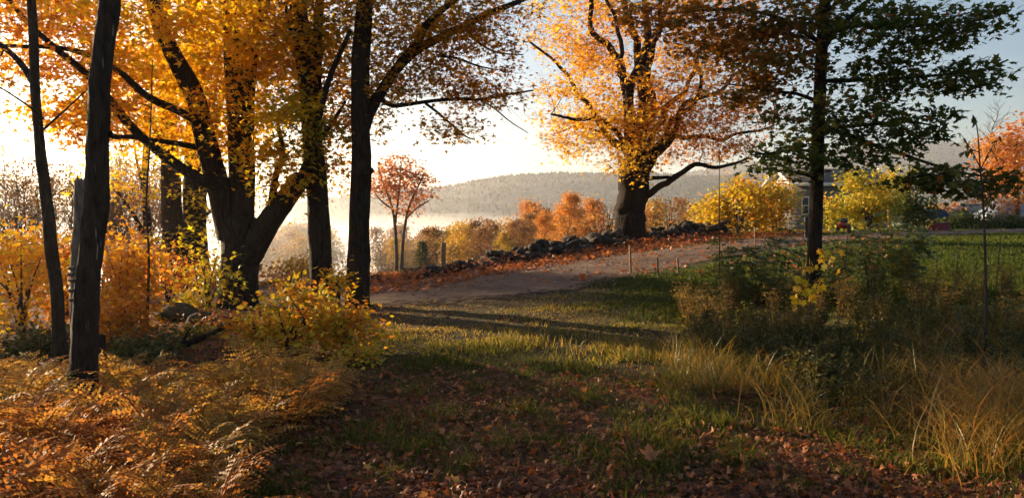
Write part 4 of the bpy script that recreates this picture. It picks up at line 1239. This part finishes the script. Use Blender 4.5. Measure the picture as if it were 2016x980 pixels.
bush('gold_sapling', 'gold-leaved sapling at the left picture edge', 40, 10.8, 105, 452, M['yellow'], .5, 120, 13, .18, .105, 175, MAPLE_LO, 'sapling')
bush('russet_sapling', 'russet sapling behind the slim leaning tree', 120, 12.0, 70, 470, M['orange'], .75, 80, 13, .18, .10, 176, MAPLE_LO, 'sapling')
bush('gold_sapling', 'gold and orange sapling just outside the left picture edge', -110, 11, 90, 440, M['orange'], .3, 90, 13, .18, .105, 177, MAPLE_LO, 'sapling')
bush('russet_shrub', 'brownish shrub under the paired thick trunks', 330, 14.5, 70, 500, M['orange'], .92, 70, 13, .2, .09, 178, MAPLE_LO, 'shrub')
bush('lime_sapling', 'lime-yellow sapling between the paired trunks and the old maple', 408, 13.2, 46, 488, M['bush'], .55, 50, 13, .16, .10, 179, MAPLE_LO, 'sapling')
bush('brown_brush', 'brown twiggy brush between the old maple and the forked trunk', 562, 17.5, 70, 528, M['farbrown'], .55, 70, 9, .2, .08, 180, KITE, 'shrub')
bush('brown_brush', 'pinkish low brush right of the boulder under the old maple', 425, 11.2, 50, 625, M['red'], .5, 44, 9, .15, .06, 181, OVAL, 'shrub')
bush('gold_sapling', 'small gold sapling in the gap between the forked and straight trunks', 664, 13, 20, 530, M['yellow'], .5, 20, 12, .12, .09, 182, MAPLE_LO, 'sapling')
for k, (px, d_, rx, top, m_, hu, nm) in enumerate([(20, 19, 60, 452, 'farbrown', .4, 'at the left picture edge'), (95, 21, 60, 448, 'orange', .8, 'behind the slim leaning tree'), (165, 18, 50, 460, 'farbrown', .6, 'behind the pale dead trunk'),
        (235, 22, 56, 440, 'orange', .6, 'right of the thick black trunk'), (290, 19, 44, 462, 'farbrown', .5, 'at the foot of the crooked tree'), (-60, 20, 60, 445, 'orange', .7, 'beyond the left picture edge'), (455, 19, 40, 500, 'farbrown', .4, 'behind the old maple trunk'), (590, 22, 40, 510, 'faryellow', .4, 'between old maple and forked trunk')]):
    bush('hazy_bush', 'hazy tangled bush deep in the wood ' + nm, px, d_, rx, top, M[m_], hu, 64, 14, .26, .12, 600 + k, KITE, 'bush')
bush('dark_undergrowth', 'dark leafy undergrowth left of the thick black trunk', 60, 9.2, 120, 660, M['herb'], .4, 110, 16, .13, .07, 183, OVAL, 'shrub')
bush('dark_undergrowth', 'dark green undergrowth between the stump and the fallen branch', 275, 9.0, 85, 672, M['herb'], .5, 90, 16, .12, .07, 184, OVAL, 'shrub')
bush('dark_undergrowth', 'shaded undergrowth below the boulder', 380, 10.4, 60, 655, M['herb'], .6, 60, 14, .12, .07, 185, OVAL, 'shrub')

# thin stem in the gap
L = [ground_path(*px_path([(286, 690), (291, 600), (293, 500), (288, 400), (294, 300), (298, 200), (300, 120)], 10.4, 3.2, 1.0)), px_path([(292, 480), (320, 465), (345, 470), (368, 468)], 10.4, 1.2, .6)]
build_tree('thin_sapling', 'very thin bare-stemmed sapling left of the paired thick trunks', 'sapling', G(286, 10.4), L, [((345, 465, 10.4, 40, 18, .3, 12), .3), ((295, 250, 10.4, 40, 80, .4, 12), .4)], 190, M['twig'], M['yellow'], 4, .1, .09, MAPLE_LO, .3)
# fallen branch
P = spline([W(312, 694, 9.2), W(350, 684, 9.3), W(400, 664, 9.5), W(440, 645, 9.7), W(470, 632, 9.9)], 18)
P[:, 2] = np.maximum(P[:, 2], ground_z(P[:, 0], P[:, 1]) + .02)
fb = thing('fallen_branch', 'dark fallen branch lying between the undergrowth and the old maple', 'branch', P[0])
mesh_obj('stem', *tube(P, np.linspace(.045, .018, 18), 8, .08, RNG), M['bark'], fb, None, True, P[0])
mesh_obj('side_branch', *tube(spline([P[4], P[4] + [.05, .05, .12], P[4] + [.09, .1, .22]], 6), np.linspace(.022, .008, 6), 6, .05, RNG), M['bark'], fb, None, True, P[0])
# bracket fungus on the thick trunk
bf = np.array(fg_tree.location)
for k, (px, py) in enumerate([(141, 528), (139, 540), (142, 552), (140, 572), (142, 590)]):
    p = W(px, py, 6.15); a = np.linspace(0, 2 * PI, 10, endpoint=False)
    r = np.stack([np.cos(a) * .032, np.sin(a) * .04, 0 * a], -1)
    V = np.vstack([r * .9 + p, r * .75 + p + [0, 0, .012], r * .3 + p - [0, 0, .014]])
    Q = [[i, (i + 1) % 10, 10 + (i + 1) % 10, 10 + i] for i in range(10)] + [[20 + i, 20 + (i + 1) % 10, (i + 1) % 10, i] for i in range(10)]
    mesh_obj('bracket_fungus', V, [np.array(Q), np.array([list(range(10, 20)), list(range(20, 30))[::-1]])], M['bark_dead'], fg_tree, None, False, bf)

# ------------------------------------------------------------------ ferns
def frond_mesh(seed, hue):
    rng = np.random.default_rng(seed)
    n = 16
    t = np.linspace(0, 1, 12)
    arch = rng.uniform(.35, .65); bend = rng.normal(0, .08)
    cur = lambda s: np.array([bend * math.sin(2.4 * s), s * .86, arch * (s - .78 * s * s) * 1.6])
    R = np.array([cur(s) for s in t])
    V, F = tube(R, np.linspace(.010, .003, 12), 3, 0, rng, False)
    acc = Acc(); acc.add(V, F, .95)
    for k in range(n):
        s = .14 + .85 * k / (n - 1)
        c = cur(s); tg = cur(min(s + .03, 1.02)) - cur(s - .03); tg /= np.linalg.norm(tg)
        L = .25 * math.sin(PI * min(.999, (s + .08) ** .72)) * rng.uniform(.8, 1.1) + .015
        hk = hue + rng.normal(0, .07)
        for sd in (-1, 1):
            dv = np.array([sd * 1.0, 0, -.15 + rng.normal(0, .16)]) + tg * rng.uniform(.3, .55); dv /= np.linalg.norm(dv)
            m = max(2, int(L / .034))
            for j in range(m):
                f = (j + .4) / m; b = c + dv * L * f + np.array([0, 0, -.18 * L * f * f])
                w = .021 * (1 - f) ** .55 + .004
                up = np.array([0, 0, rng.normal(0, .006)])
                q = dv * L * .5 / m
                tri = np.array([b - q, b + tg * w + q * .5 + up, b + q * 1.02, b - tg * w + q * .5 - up])
                acc.add(tri, np.array([[0, 1, 2], [0, 2, 3]]), hk + .12 * f)
    o = acc.obj('frond', M['fern'])
    m = o.data; bpy.data.objects.remove(o)
    return m


fr = {'rust': [frond_mesh(400 + k, h) for k, h in enumerate((.74, .88, .62, .8))], 'tan': [frond_mesh(410 + k, h) for k, h in enumerate((.5, .62, .42, .56))],
      'straw': [frond_mesh(420 + k, h) for k, h in enumerate((.15, .33, .4))]}
rgf = np.random.default_rng(61)
pts = []
tries = 0
while len(pts) < 250 and tries < 20000:
    tries += 1
    y = rgf.uniform(3.8, 7.7); x = rgf.uniform(-.70 * y - .5, -1.65 - .05 * (y - 4) - .45 * max(0, y - 6.8) + .2 * math.sin(y * 2.2))
    if (x + 3.4) ** 2 + (y - 6.2) ** 2 < .05: continue
    if y > 7.2 and x < -2.4: continue
    if any((x - a) ** 2 + (y - b) ** 2 < (.16 + .011 * b) ** 2 for a, b in pts): continue
    pts.append((x, y))
fnm = {'rust': 'rust-orange fern', 'tan': 'tan dying fern', 'straw': 'straw-green fern'}
fmk = [('the thick black trunk', -3.4, 6.2), ('the slim leaning tree', -4.8, 8.4), ('the yellow shrub', -2.66, 9.3), ('the straw-yellow shrub', -1.6, 8.3), ('the lower-left picture corner', -3.1, 4.1), ('the leafy path edge', -1.4, 5.6), ('the bottom picture edge beside the path', -1.6, 4.2)]
flab = {'rust': ('rust-orange fern in the sunlit bank at the lower-left of the picture', 'rust-orange ferns'),
        'tan': ('tan dying fern in the patch round the foot of the thick black trunk', 'tan ferns'),
        'straw': ('straw-green fern in the patch bordering the leaf-strewn path', 'straw-green ferns')}
for (x, y) in pts:
    u = rgf.random()
    kd = 'rust' if y < 5.6 + rgf.normal(0, .5) and u < .85 else ('straw' if (x > -2.3 and u < .55) or u > .85 else 'tan')
    root = thing('fern', beside(fnm[kd], x, y, fmk), 'fern', (x, y, gz(x, y)), flab[kd][1])
    nf = int(rgf.integers(6, 9)); a0 = rgf.uniform(0, 6.28); size = rgf.uniform(.5, .78)
    for k in range(nf):
        o = bpy.data.objects.new('frond', fr[kd][int(rgf.integers(0, len(fr[kd])))])
        COL.objects.link(o); o.parent = root
        s = size * rgf.uniform(.75, 1.15); o.scale = (s * rgf.choice([-1, 1]), s, s)
        o.rotation_euler = (rgf.uniform(.05, .6), rgf.normal(0, .2), a0 + k * 2 * PI / nf + rgf.normal(0, .25))

# ------------------------------------------------------------------ grass
def blades(P, h, w, lean, val, segs=2):
    n = len(P); rng = RNG
    az = rng.uniform(0, 2 * PI, n); la = rng.uniform(0, 2 * PI, n)
    side = np.stack([np.cos(az), np.sin(az), 0 * az], -1); ld = np.stack([np.cos(la), np.sin(la), 0 * la], -1)
    vs_ = []
    for k in range(segs + 1):
        t = k / segs
        c = P + ld * (lean * h * t ** 2)[:, None] + np.array([0, 0, 1.]) * (h * (t - .35 * lean * t * t))[:, None]
        if k < segs:
            ww = (w * (1 - .55 * t))[:, None]
            vs_ += [c - side * ww, c + side * ww]
        else:
            vs_.append(c)
    V = np.stack(vs_, 1); m = V.shape[1]
    F = []
    for k in range(segs - 1):
        a = 2 * k
        F += [[a, a + 1, a + 3], [a, a + 3, a + 2]]
    a = 2 * (segs - 1); F.append([a, a + 1, a + 2])
    F = np.array(F)[None] + (np.arange(n) * m)[:, None, None]
    return V.reshape(-1, 3), F.reshape(-1, 3), np.repeat(np.clip(val, 0, 1), m)


def scatter(n, x0, x1, y0, y1, dens, seed, polar=True):
    rng = np.random.default_rng(seed)
    y = y0 * (y1 / y0) ** rng.random(n) if polar else rng.uniform(y0, y1, n)
    x = y * rng.uniform(x0, x1, n) if polar else rng.uniform(x0, x1, n)
    k = rng.random(n) < dens(x, y)
    return x[k], y[k], rng


def near_dens(x, y):
    c = fbm(x * 1.6, y * 1.6, 31)
    path = smooth(.38, .62, c)
    d_ = on_road(x, y)
    a = np.where(x < -1.6 - .02 * y, .12, .25 + .75 * path)
    a = a * np.where(y > 8.2, 1.0, .7 + .3 * smooth(.45, .6, c))
    return a * smooth(1.7, 4.6 + 1.5 * (c - .5), d_)


V1 = []
x, y, r1 = scatter(178000, -.5, .95, 3.8, 16, near_dens, 1)
gr = fbm(x * .7, y * .7, 33)
h = (.03 + .06 * smooth(.45, .75, fbm(x * 1.3, y * 1.3, 35))) * r1.uniform(.6, 1.5, len(x)) * np.where(y > 8.5, .75, 1.0) * (1 + .9 * np.exp(-((y + .56 * x - 9.8) / .9) ** 2))
hv = .36 + .5 * (gr - .3) + r1.normal(0, .16, len(x)) + .28 * smooth(9, 12, y) * (1 - smooth(.5, 2.5, x)) + .3 * np.exp(-((y + .56 * x - 9.8) / 1.1) ** 2)  # sun stripe put into the colour: paler, taller blades along its line
V1.append(blades(np.stack([x, y, ground_z(x, y) - .005], -1), h, .0035 + .00035 * y + 0 * h, r1.uniform(.2, 1.0, len(x)), hv))
# right lawn, and field beyond the wall
x, y, r1 = scatter(118000, .05, .97, 11, 40, lambda a, b: smooth(1.9, 2.6, on_road(a, b)) * (b < wall_y(np.minimum(a, 15)) - 3) * smooth(1.2, 2.6, a), 2)
V1.append(blades(np.stack([x, y, ground_z(x, y) - .005], -1), r1.uniform(.04, .10, len(x)), .004 + .0006 * y, r1.uniform(.2, .9, len(x)), .25 + r1.normal(0, .14, len(x)) + .3 * (fbm(x * .5, y * .5, 3) - .5)))
x, y, r1 = scatter(60000, -.35, .45, 19, 60, lambda a, b: (b > wall_y(a) + .8) * 1.0, 3)
V1.append(blades(np.stack([x, y, ground_z(x, y) - .005], -1), r1.uniform(.05, .14, len(x)), .004 + .0007 * y, r1.uniform(.2, .9, len(x)), .45 + r1.normal(0, .12, len(x))))
V = np.concatenate([v[0] for v in V1]); A = np.concatenate([v[2] for v in V1]); off = 0; F = []
for v in V1:
    F.append(v[1] + off); off += len(v[0])
tag(mesh_obj('grass', V, np.concatenate(F), M['grass'], None, {'v': A}), 'short grass growing over the path, lawn and field', 'grass', kind='stuff')

# gravel on the lane
rp_ = np.random.default_rng(17); n = 9000
k = rp_.integers(60, 190, n); tq = np.clip(rp_.normal(-.1, .55, n), -1.1, .95)
gp = ROAD[k] + nor[k] * (np.where(tq > 0, tq * 1.6, tq * 2.6))[:, None] + rp_.normal(0, .08, (n, 3))
gp[:, 2] = ground_z(gp[:, 0], gp[:, 1]) + .04
oc = np.array([[0, 0, .6], [1, 0, 0], [.1, .9, .1], [-1, .1, 0], [0, -.9, .05]]); of = np.array([[0, 1, 2], [0, 2, 3], [0, 3, 4], [0, 4, 1]])
gs = rp_.uniform(.008, .03, n) * np.where(rp_.random(n) < .06, 2, 1)
V = gp[:, None, :] + oc[None] * gs[:, None, None] * rp_.uniform(.7, 1.3, (n, 5, 1))
tag(mesh_obj('gravel', V, (of[None] + (np.arange(n) * 5)[:, None, None]).reshape(-1, 3), plain_mat('lane_gravel', (.20, .15, .12), noise=.5, nscale=3)), 'loose gravel strewn on the dirt lane', 'gravel', kind='stuff')

# ------------------------------------------------------------------ fallen leaves
FL = [fan(mirror([(0, 0), (.40, .03), (.25, .27), (.55, .57), (.19, .60), (0, 1.0)]), curl=c) for c in (.5, -.5, .9)]
x, y, r1 = scatter(40000, -.55, .95, 3.9, 15, lambda a, b: .06 + .94 * litter_mask(a, b) * np.where(b > 8.5, .5, 1), 4)
pos = np.stack([x, y, ground_z(x, y) + r1.uniform(.005, .035, len(x))], -1); n = len(x)
Va = leaves(pos, np.array([0, 0, 1.]) + r1.normal(0, .6, (n, 3)), r1.normal(0, 1, (n, 3)), r1.uniform(.022, .062, n), FL[0], r1.beta(1.5, 2.6, n))
x, y, r1 = scatter(40000, -.2, .5, 15.5, 34, lambda a, b: np.clip(.05 + .95 * litter_mask(a, b), 0, 1), 5)
offw = wall_y(x) - y
pos = np.stack([x, y, ground_z(x, y) + r1.uniform(.03, .07, len(x)) + .22 * np.exp(-((offw - .35) / .45) ** 2) * r1.random(len(x))], -1); n = len(x)
Vb = leaves(pos, np.array([0, 0, 1.]) + r1.normal(0, .45, (n, 3)), r1.normal(0, 1, (n, 3)), r1.uniform(.08, .15, n), KITE, .45 + .5 * r1.random(n))
V = np.concatenate([Va[0], Vb[0]]); F = np.concatenate([Va[1], Vb[1] + len(Va[0])]); A = np.concatenate([Va[2], Vb[2]])
tag(mesh_obj('fallen_leaves', V, F, M['litter'], None, {'v': A}), 'carpet of fallen maple leaves over path and wall foot', 'leaves', kind='stuff')

bmk = [('the lower-right picture corner', 3.2, 5.0), ('the large pale fallen leaf', .9, 5.0), ('the straw-yellow shrub', -1.6, 8.3), ('the middle of the path', .8, 7.6), ('the path bend by the bank', 2.2, 8.2), ('the fern bank', -1.2, 5.2), ('the bottom picture edge', .1, 4.3)]
lm = {}
for nm, hv in (('russet', .45), ('brown', .2), ('tan', .75), ('scarlet', .92), ('yellow', 1.0)):
    lm[nm] = []
    for k in range(3):
        tv, tf = MAPLE_HI
        tv = tv.copy(); rr_ = np.random.default_rng(k + 70)
        tv[:, 2] = [.5, -.4, .8][k] * (tv[:, 0] ** 2) + [.2, .3, -.3][k] * (tv[:, 1] - .4) ** 2 + rr_.normal(0, .035, len(tv))
        st, sf = tube(np.array([[0, 0, 0], [.03, -.25, .03], [.0, -.5, .02]]), np.array([.012, .01, .008]), 3, 0, rr_, False)
        a = Acc(); a.add(tv, [tf], hv + rr_.normal(0, .03)); a.add(st, sf, .4)
        o = a.obj('fallen_leaf', M['litter']); lm[nm].append(o.data); bpy.data.objects.remove(o)
lbl = {'russet': 'russet maple leaf fallen on the shaded foreground path', 'brown': 'dark brown maple leaf fallen on the shaded foreground path', 'tan': 'pale tan maple leaf fallen on the shaded foreground path',
       'scarlet': 'scarlet maple leaf fallen on the shaded foreground path', 'yellow': 'yellow maple leaf fallen on the shaded foreground path'}
rgl = np.random.default_rng(88)
cnt = 0
while cnt < 290:
    y = 4.1 * (8.0 / 4.1) ** rgl.random(); x = y * rgl.uniform(-.28, .6)
    if rgl.random() > litter_mask(np.array([x]), np.array([y]))[0] + .25: continue
    nm = rgl.choice(['russet', 'brown', 'tan', 'scarlet', 'yellow'], p=[.36, .25, .24, .1, .05])
    o = bpy.data.objects.new('fallen_leaf', lm[nm][int(rgl.integers(0, 3))]); COL.objects.link(o)
    s = rgl.uniform(.04, .072); o.scale = (s, s, s); o.location = (x, y, gz(x, y) + rgl.uniform(.025, .055)); o.rotation_euler = (rgl.normal(0, .4), rgl.normal(0, .4), rgl.uniform(0, 6.28))
    tag(o, beside(nm + ' fallen maple leaf', x, y, bmk), 'leaf', nm + ' fallen leaves'); cnt += 1
p = G(1286, 5.0)
o = bpy.data.objects.new('fallen_leaf', lm['tan'][0]); COL.objects.link(o); o.location = p + [0, 0, .04]; o.scale = (.13, .13, .13); o.rotation_euler = (.7, .1, .2)
tag(o, 'large pale maple leaf standing up in the grass at the bottom of the path', 'leaf')

# ------------------------------------------------------------------ right-hand bank: tall grass, weeds, saplings
def grass_clump(seed, n, h, m, hue, lean=.9, segs=5, w=.0055, rad=.12, plume=False):
    rng = np.random.default_rng(seed)
    P = np.column_stack([rng.normal(0, rad, (n, 2)), np.zeros(n)])
    hh_ = h * rng.uniform(.5, 1.15, n)
    V, F, A = blades(P, hh_, np.full(n, w), lean * rng.uniform(.4, 1.3, n), hue + rng.normal(0, .15, n), segs)
    o = mesh_obj('tall_grass', V, F, m, None, {'v': A}); me = o.data; bpy.data.objects.remove(o)
    return me


def weed_mesh(seed, h, stems, kind):
    rng = np.random.default_rng(seed)
    st = Acc(); pos, tip, sz, nr = [], [], [], []
    for k in range(stems):
        a = rng.uniform(0, 6.28); l = h * rng.uniform(.6, 1.1)
        b = rng.normal(0, .07, 3) * [1, 1, 0]
        e = b + np.array([math.cos(a) * .22 * l, math.sin(a) * .22 * l, l])
        P = spline([b, b + (e - b) * [.3, .3, .5], e], 9)
        st.add(*tube(P, np.linspace(.006, .002, 9), 4, 0, rng, False), .6)
        m = int({'feather': 80, 'herb': 60, 'compound': 0}[kind] * l / h)
        for _ in range(m):
            u = rng.uniform(.12, 1); c = P[min(int(u * 8), 7)]
            az = rng.uniform(0, 6.28); dv = np.array([math.cos(az), math.sin(az), rng.uniform(-.1, .7)])
            if kind == 'feather' and u > .6:
                c = c + dv * rng.uniform(0, .16) * (1.3 - u)
            pos.append(c); tip.append(dv); nr.append(np.array([0, 0, 1]) + rng.normal(0, .5, 3)); sz.append(rng.uniform(.04, .09) * (1.0 if kind == 'feather' else .62))
        if kind == 'compound':
            for j in range(7):
                u = .35 + .65 * j / 6; c = P[min(int(u * 8), 8)]
                az = rng.uniform(0, 6.28); dv = np.array([math.cos(az), math.sin(az), .25]); LL = rng.uniform(.22, .36)
                q = np.linspace(0, 1, 7)[:, None]; rac = c + dv * LL * q + np.array([0, 0, -.45]) * LL * q * q
                st.add(*tube(rac, np.linspace(.003, .0015, 7), 3, 0, rng, False), .6)
                sd = np.array([-dv[1], dv[0], 0])
                for i in range(1, 7):
                    for s in (-1, 1):
                        pos.append(rac[i]); tip.append(sd * s + dv * .5 + [0, 0, -.5]); nr.append(np.array([0, 0, 1]) + rng.normal(0, .25, 3)); sz.append(rng.uniform(.07, .11))
    tm = {'feather': NARROW, 'herb': OVAL, 'compound': OVAL}[kind]
    return st, (np.array(pos), np.array(nr), np.array(tip), np.array(sz), tm)


def weed_proto(name, seed, h, stems, kind, m, hue, hj=.15):
    root = thing(name, 'x', 'plant')
    st, (p_, n_, t_, s_, tm) = weed_mesh(seed, h, stems, kind)
    st.obj('stems', M['twig'], root)
    rng = np.random.default_rng(seed)
    V, F, A = leaves(p_, n_, t_, s_, tm, hue + rng.normal(0, hj, len(p_)))
    tag(mesh_obj('foliage', V, F, m, root, {'v': A}), kind='stuff')
    return root


feather = [weed_proto('feathery_weed', 500 + k, .85, 9, 'feather', M['weed'], .58) for k in range(3)]
herb = [weed_proto('leafy_herb', 510 + k, .42, 12, 'herb', M['herb'], .6) for k in range(3)]
comp = [weed_proto('drooping_sapling', 520 + k, 1.0, 4, 'compound', M['bushgreen'], .55) for k in range(2)]
rgw = np.random.default_rng(92)
bmk = [('the dark maple trunk', 4.5, 11.8), ('the yellow vine spray', 3.4, 9.4), ('the pointed-leaf sapling', 4.57, 7.6), ('the lower-right picture corner', 3.2, 5.0), ('the short stake', 3.2, 15), ('the thin stem by the yellow bush', 3.0, 11.2), ('the large pale fallen leaf', .9, 5.0), ('the straw-yellow shrub', -1.6, 8.3), ('the middle of the path', .8, 7.6), ('the path bend by the bank', 2.2, 8.2)]


def plant(protos, n, pxr, dr, scr, label, group, keep=None):
    k = 0; t = 0
    while k < n and t < 6000:
        t += 1
        px, d = rgw.uniform(*pxr), rgw.uniform(*dr)
        if keep is not None and not keep(px, d): continue
        p = G(px, d); k += 1
        copy_tree(protos[int(rgw.integers(0, len(protos)))], p - [0, 0, .02], rgw.uniform(0, 6.28), rgw.uniform(*scr), beside(label, p[0], p[1], bmk), group, (rgw.normal(0, .1), rgw.normal(0, .1)))


plant(feather, 34, (1340, 1600), (8.6, 12.5), (.45, .8), 'feathery brown-green weed', 'feathery weeds by the stakes', lambda a, b: a > 1330 + (12.5 - b) * 14)
plant(feather, 44, (1610, 2350), (8.0, 13.0), (.4, .8), 'feathery brown weed', 'feathery weeds right of the trunk')
plant(herb, 92, (1540, 2400), (6.4, 10.0), (.5, 1.1), 'dark green leafy herb', 'dark leafy herbs')
plant(herb, 24, (1350, 1600), (8.0, 10.5), (.6, 1.1), 'low green herb', 'low herbs by the feathery weeds')
plant(comp, 6, (1430, 1580), (11.5, 15), (.8, 1.15), 'drooping many-leafleted sapling near the lane,', 'drooping saplings left of trunk')
plant(comp, 8, (1640, 1830), (11, 14), (.8, 1.2), 'drooping many-leafleted sapling near the lawn,', 'drooping saplings right of trunk')
for pr_ in feather + herb + comp: drop_proto(pr_)
tg_a = [grass_clump(530 + k, 46, .55, M['straw'], .16 + .15 * k, .7 + .15 * k, 5, .0035, .16) for k in range(4)]
tg_b = [grass_clump(540 + k, 48, .62, M['straw'], .55 + .16 * k, 1.05, 6, .0042, .2) for k in range(3)]
tg_c = [grass_clump(550 + k, 70, .28, M['grass'], .45, .9, 3, .004, .1) for k in range(3)]


def clump(ms, n, pxr, dr, scr, label, group, name='tall_grass'):
    for k in range(n):
        px, d = rgw.uniform(*pxr), rgw.uniform(*dr); p = G(px, d)
        o = bpy.data.objects.new(name, ms[int(rgw.integers(0, len(ms)))]); COL.objects.link(o)
        s = rgw.uniform(*scr); o.location = p - [0, 0, .02]; o.scale = (s, s, s); o.rotation_euler = (rgw.normal(0, .12), rgw.normal(0, .12), rgw.uniform(0, 6.28))
        tag(o, beside(label, p[0], p[1], bmk), 'grass clump', group, 'thing')


clump(tg_a, 70, (1330, 1600), (7.0, 9.6), (.4, .95), 'sunlit straw-coloured grass clump', 'straw grass at the path edge')
clump(tg_a, 60, (1560, 1950), (5.8, 8.6), (.4, 1.0), 'arching shaded grass clump', 'arching grass on the right bank')
clump(tg_b, 30, (1890, 2100), (4.9, 6.6), (.5, 1.1), 'tall orange dry grass clump', 'orange grass in the corner')
clump(tg_c, 70, (700, 1900), (4.6, 8.6), (.35, .8), 'small green grass tuft', 'small path tufts', 'grass_tuft')

# tall sapling at the right with drooping pointed leaves, each leaf a part
d = 7.6
P, R = ground_path(*px_path([(1942, 640), (1940, 520), (1937, 420), (1930, 330), (1924, 250), (1920, 232)], d, 3.2, 1.0))
b = G(1942, d)
sap = thing('pointed_leaf_sapling', 'thin tall sapling with dark drooping pointed leaves before the orange maple', 'sapling', b)
mesh_obj('trunk', *tube(P, R, 7, .04, RNG), M['twig'], sap, None, True, b)
lo = mesh_obj('leaf', OVAL[0] * [.55, 1, 1], OVAL[1], M['herb'], None, {'v': np.full(len(OVAL[0]), .45)}); lme = lo.data; bpy.data.objects.remove(lo)
for k, (px, py, ex, ey) in enumerate([(1930, 330, 1890, 262), (1930, 335, 1968, 268), (1928, 300, 1895, 300), (1934, 400, 1975, 370), (1934, 390, 1890, 350), (1924, 252, 1915, 226), (1936, 420, 1960, 400)]):
    B = spline([W(px, py, d), W((px + ex) / 2, (py + ey) / 2 - 5, d), W(ex, ey, d - rgw.uniform(-.2, .2))], 7)
    mesh_obj('branch', *tube(B, np.linspace(.006, .002, 7), 5, 0, RNG), M['twig'], sap, None, True, b)
    for j in range(2, 7):
        for s in (-1, 1):
            o = bpy.data.objects.new('leaf', lme); COL.objects.link(o); o.parent = sap
            q = rgw.uniform(.05, .085); o.location = B[j] - b; o.scale = (q, q, q)
            o.rotation_euler = (rgw.uniform(-1.6, -.9), rgw.normal(0, .4), rgw.uniform(0, 6.28))
# hanging spray of yellow leaves in front of the dark trunk
d = 9.4
b = G(1572, d)
vine = thing('yellow_vine', 'spray of big yellow leaves hanging across the foot of the dark maple', 'vine', b)
B = spline([b - [0, 0, .05], W(1610, 560, d + .1), W(1640, 512, d), W(1600, 515, d - .1), W(1578, 560, d - .15), W(1570, 592, d - .15)], 26)
mesh_obj('stem', *tube(B, np.linspace(.007, .003, 26), 5, 0, RNG), M['twig'], vine, None, True, b)
yl_me = []
for hv in (.55, .7, .85):
    o = mesh_obj('leaf', MAPLE[0] * [1.1, .9, 1], MAPLE[1], M['bush'], None, {'v': np.full(len(MAPLE[0]), hv)}); yl_me.append(o.data); bpy.data.objects.remove(o)
for k in range(44):
    i = int(rgw.integers(8, 26)); o = bpy.data.objects.new('leaf', yl_me[int(rgw.integers(0, 3))]); COL.objects.link(o); o.parent = vine
    q = rgw.uniform(.07, .12); o.scale = (q, q, q); o.location = B[i] + rgw.normal(0, .05, 3) - b
    o.rotation_euler = (rgw.uniform(-1.9, -1.0), rgw.normal(0, .4), rgw.normal(0, .9))
# thin bare stems
stick('bare_sapling', 'tall thin bare stem in front of the yellow bush', 1418, 11.5, 292, .011, M['twig'], 'sapling', lean=-2, base_py=600, r2=.005)
for k, (px, top, by, ln, lb) in enumerate([(1662, 430, 585, 10, 'thin bare stem right of the dark trunk, forking low'), (1720, 470, 600, -26, 'thin bare stem leaning left before the lawn'), (1880, 440, 590, 12, 'bare stem halfway between lawn stake and pointed-leaf sapling'), (1960, 420, 610, 14, 'bare stem just right of the pointed-leaf sapling')]):
    stick('bare_sapling', lb, px, 11, top, .009, M['twig'], 'sapling', lean=ln, base_py=by, r2=.003)

# ------------------------------------------------------------------ mist in the valley, haze
def volume_mat(name, dens, col, g):
    m, nt, out, N = nmat(name)
    v = N('VolumePrincipled'); v.inputs['Density'].default_value = dens; v.inputs['Color'].default_value = (*col, 1); v.inputs['Anisotropy'].default_value = g
    nt.links.new(v.outputs[0], out.inputs['Volume'])
    return m


def fog_bank(c, r, dens, g=.55, seed=0):
    n1, n2 = 30, 90
    V = np.array([[math.sin(PI * i / n1) * math.cos(2 * PI * j / n2), math.sin(PI * i / n1) * math.sin(2 * PI * j / n2), math.cos(PI * i / n1)] for i in range(n1 + 1) for j in range(n2)])
    Q = np.array([[i * n2 + j, (i + 1) * n2 + j, (i + 1) * n2 + (j + 1) % n2, i * n2 + (j + 1) % n2] for i in range(n1) for j in range(n2)])
    P = V * r
    k = 4.5 / r[0]
    lump = 1 + .9 * (fbm(P[:, 0] * k * 1.6 + seed, P[:, 1] * k * 2.2, seed + 60, 4) - .5)
    P[:, 2] *= lump
    o = mesh_obj('fog_bank', P + c, Q, volume_mat('valley_fog', dens, (.97, .97, .97), g), None, None, True)
    return tag(o, kind='stuff')


for k, (rz, dens) in enumerate(((18, .009), (23, .0024), (28, .0007))):
    fog_bank((-95, 340, -23), (300 + 4 * rz, 150 + 2 * rz, rz), dens, seed=k * 7)
for k, (rz, dens) in enumerate(((6, .006), (11, .004))):
    fog_bank((-50, 66, -1.5), (30 + 1.2 * rz, 22 + 1.2 * rz, rz), dens, seed=k * 5 + 40)
V, F = box_v(0, 1700, 70, 7000, 4200, 340)
V[:, 2] = np.where(V[:, 2] > 0, 235, -40)
tag(mesh_obj('haze', V, F, volume_mat('haze_air', .00025, (.95, .96, 1.0), .6)), kind='stuff')
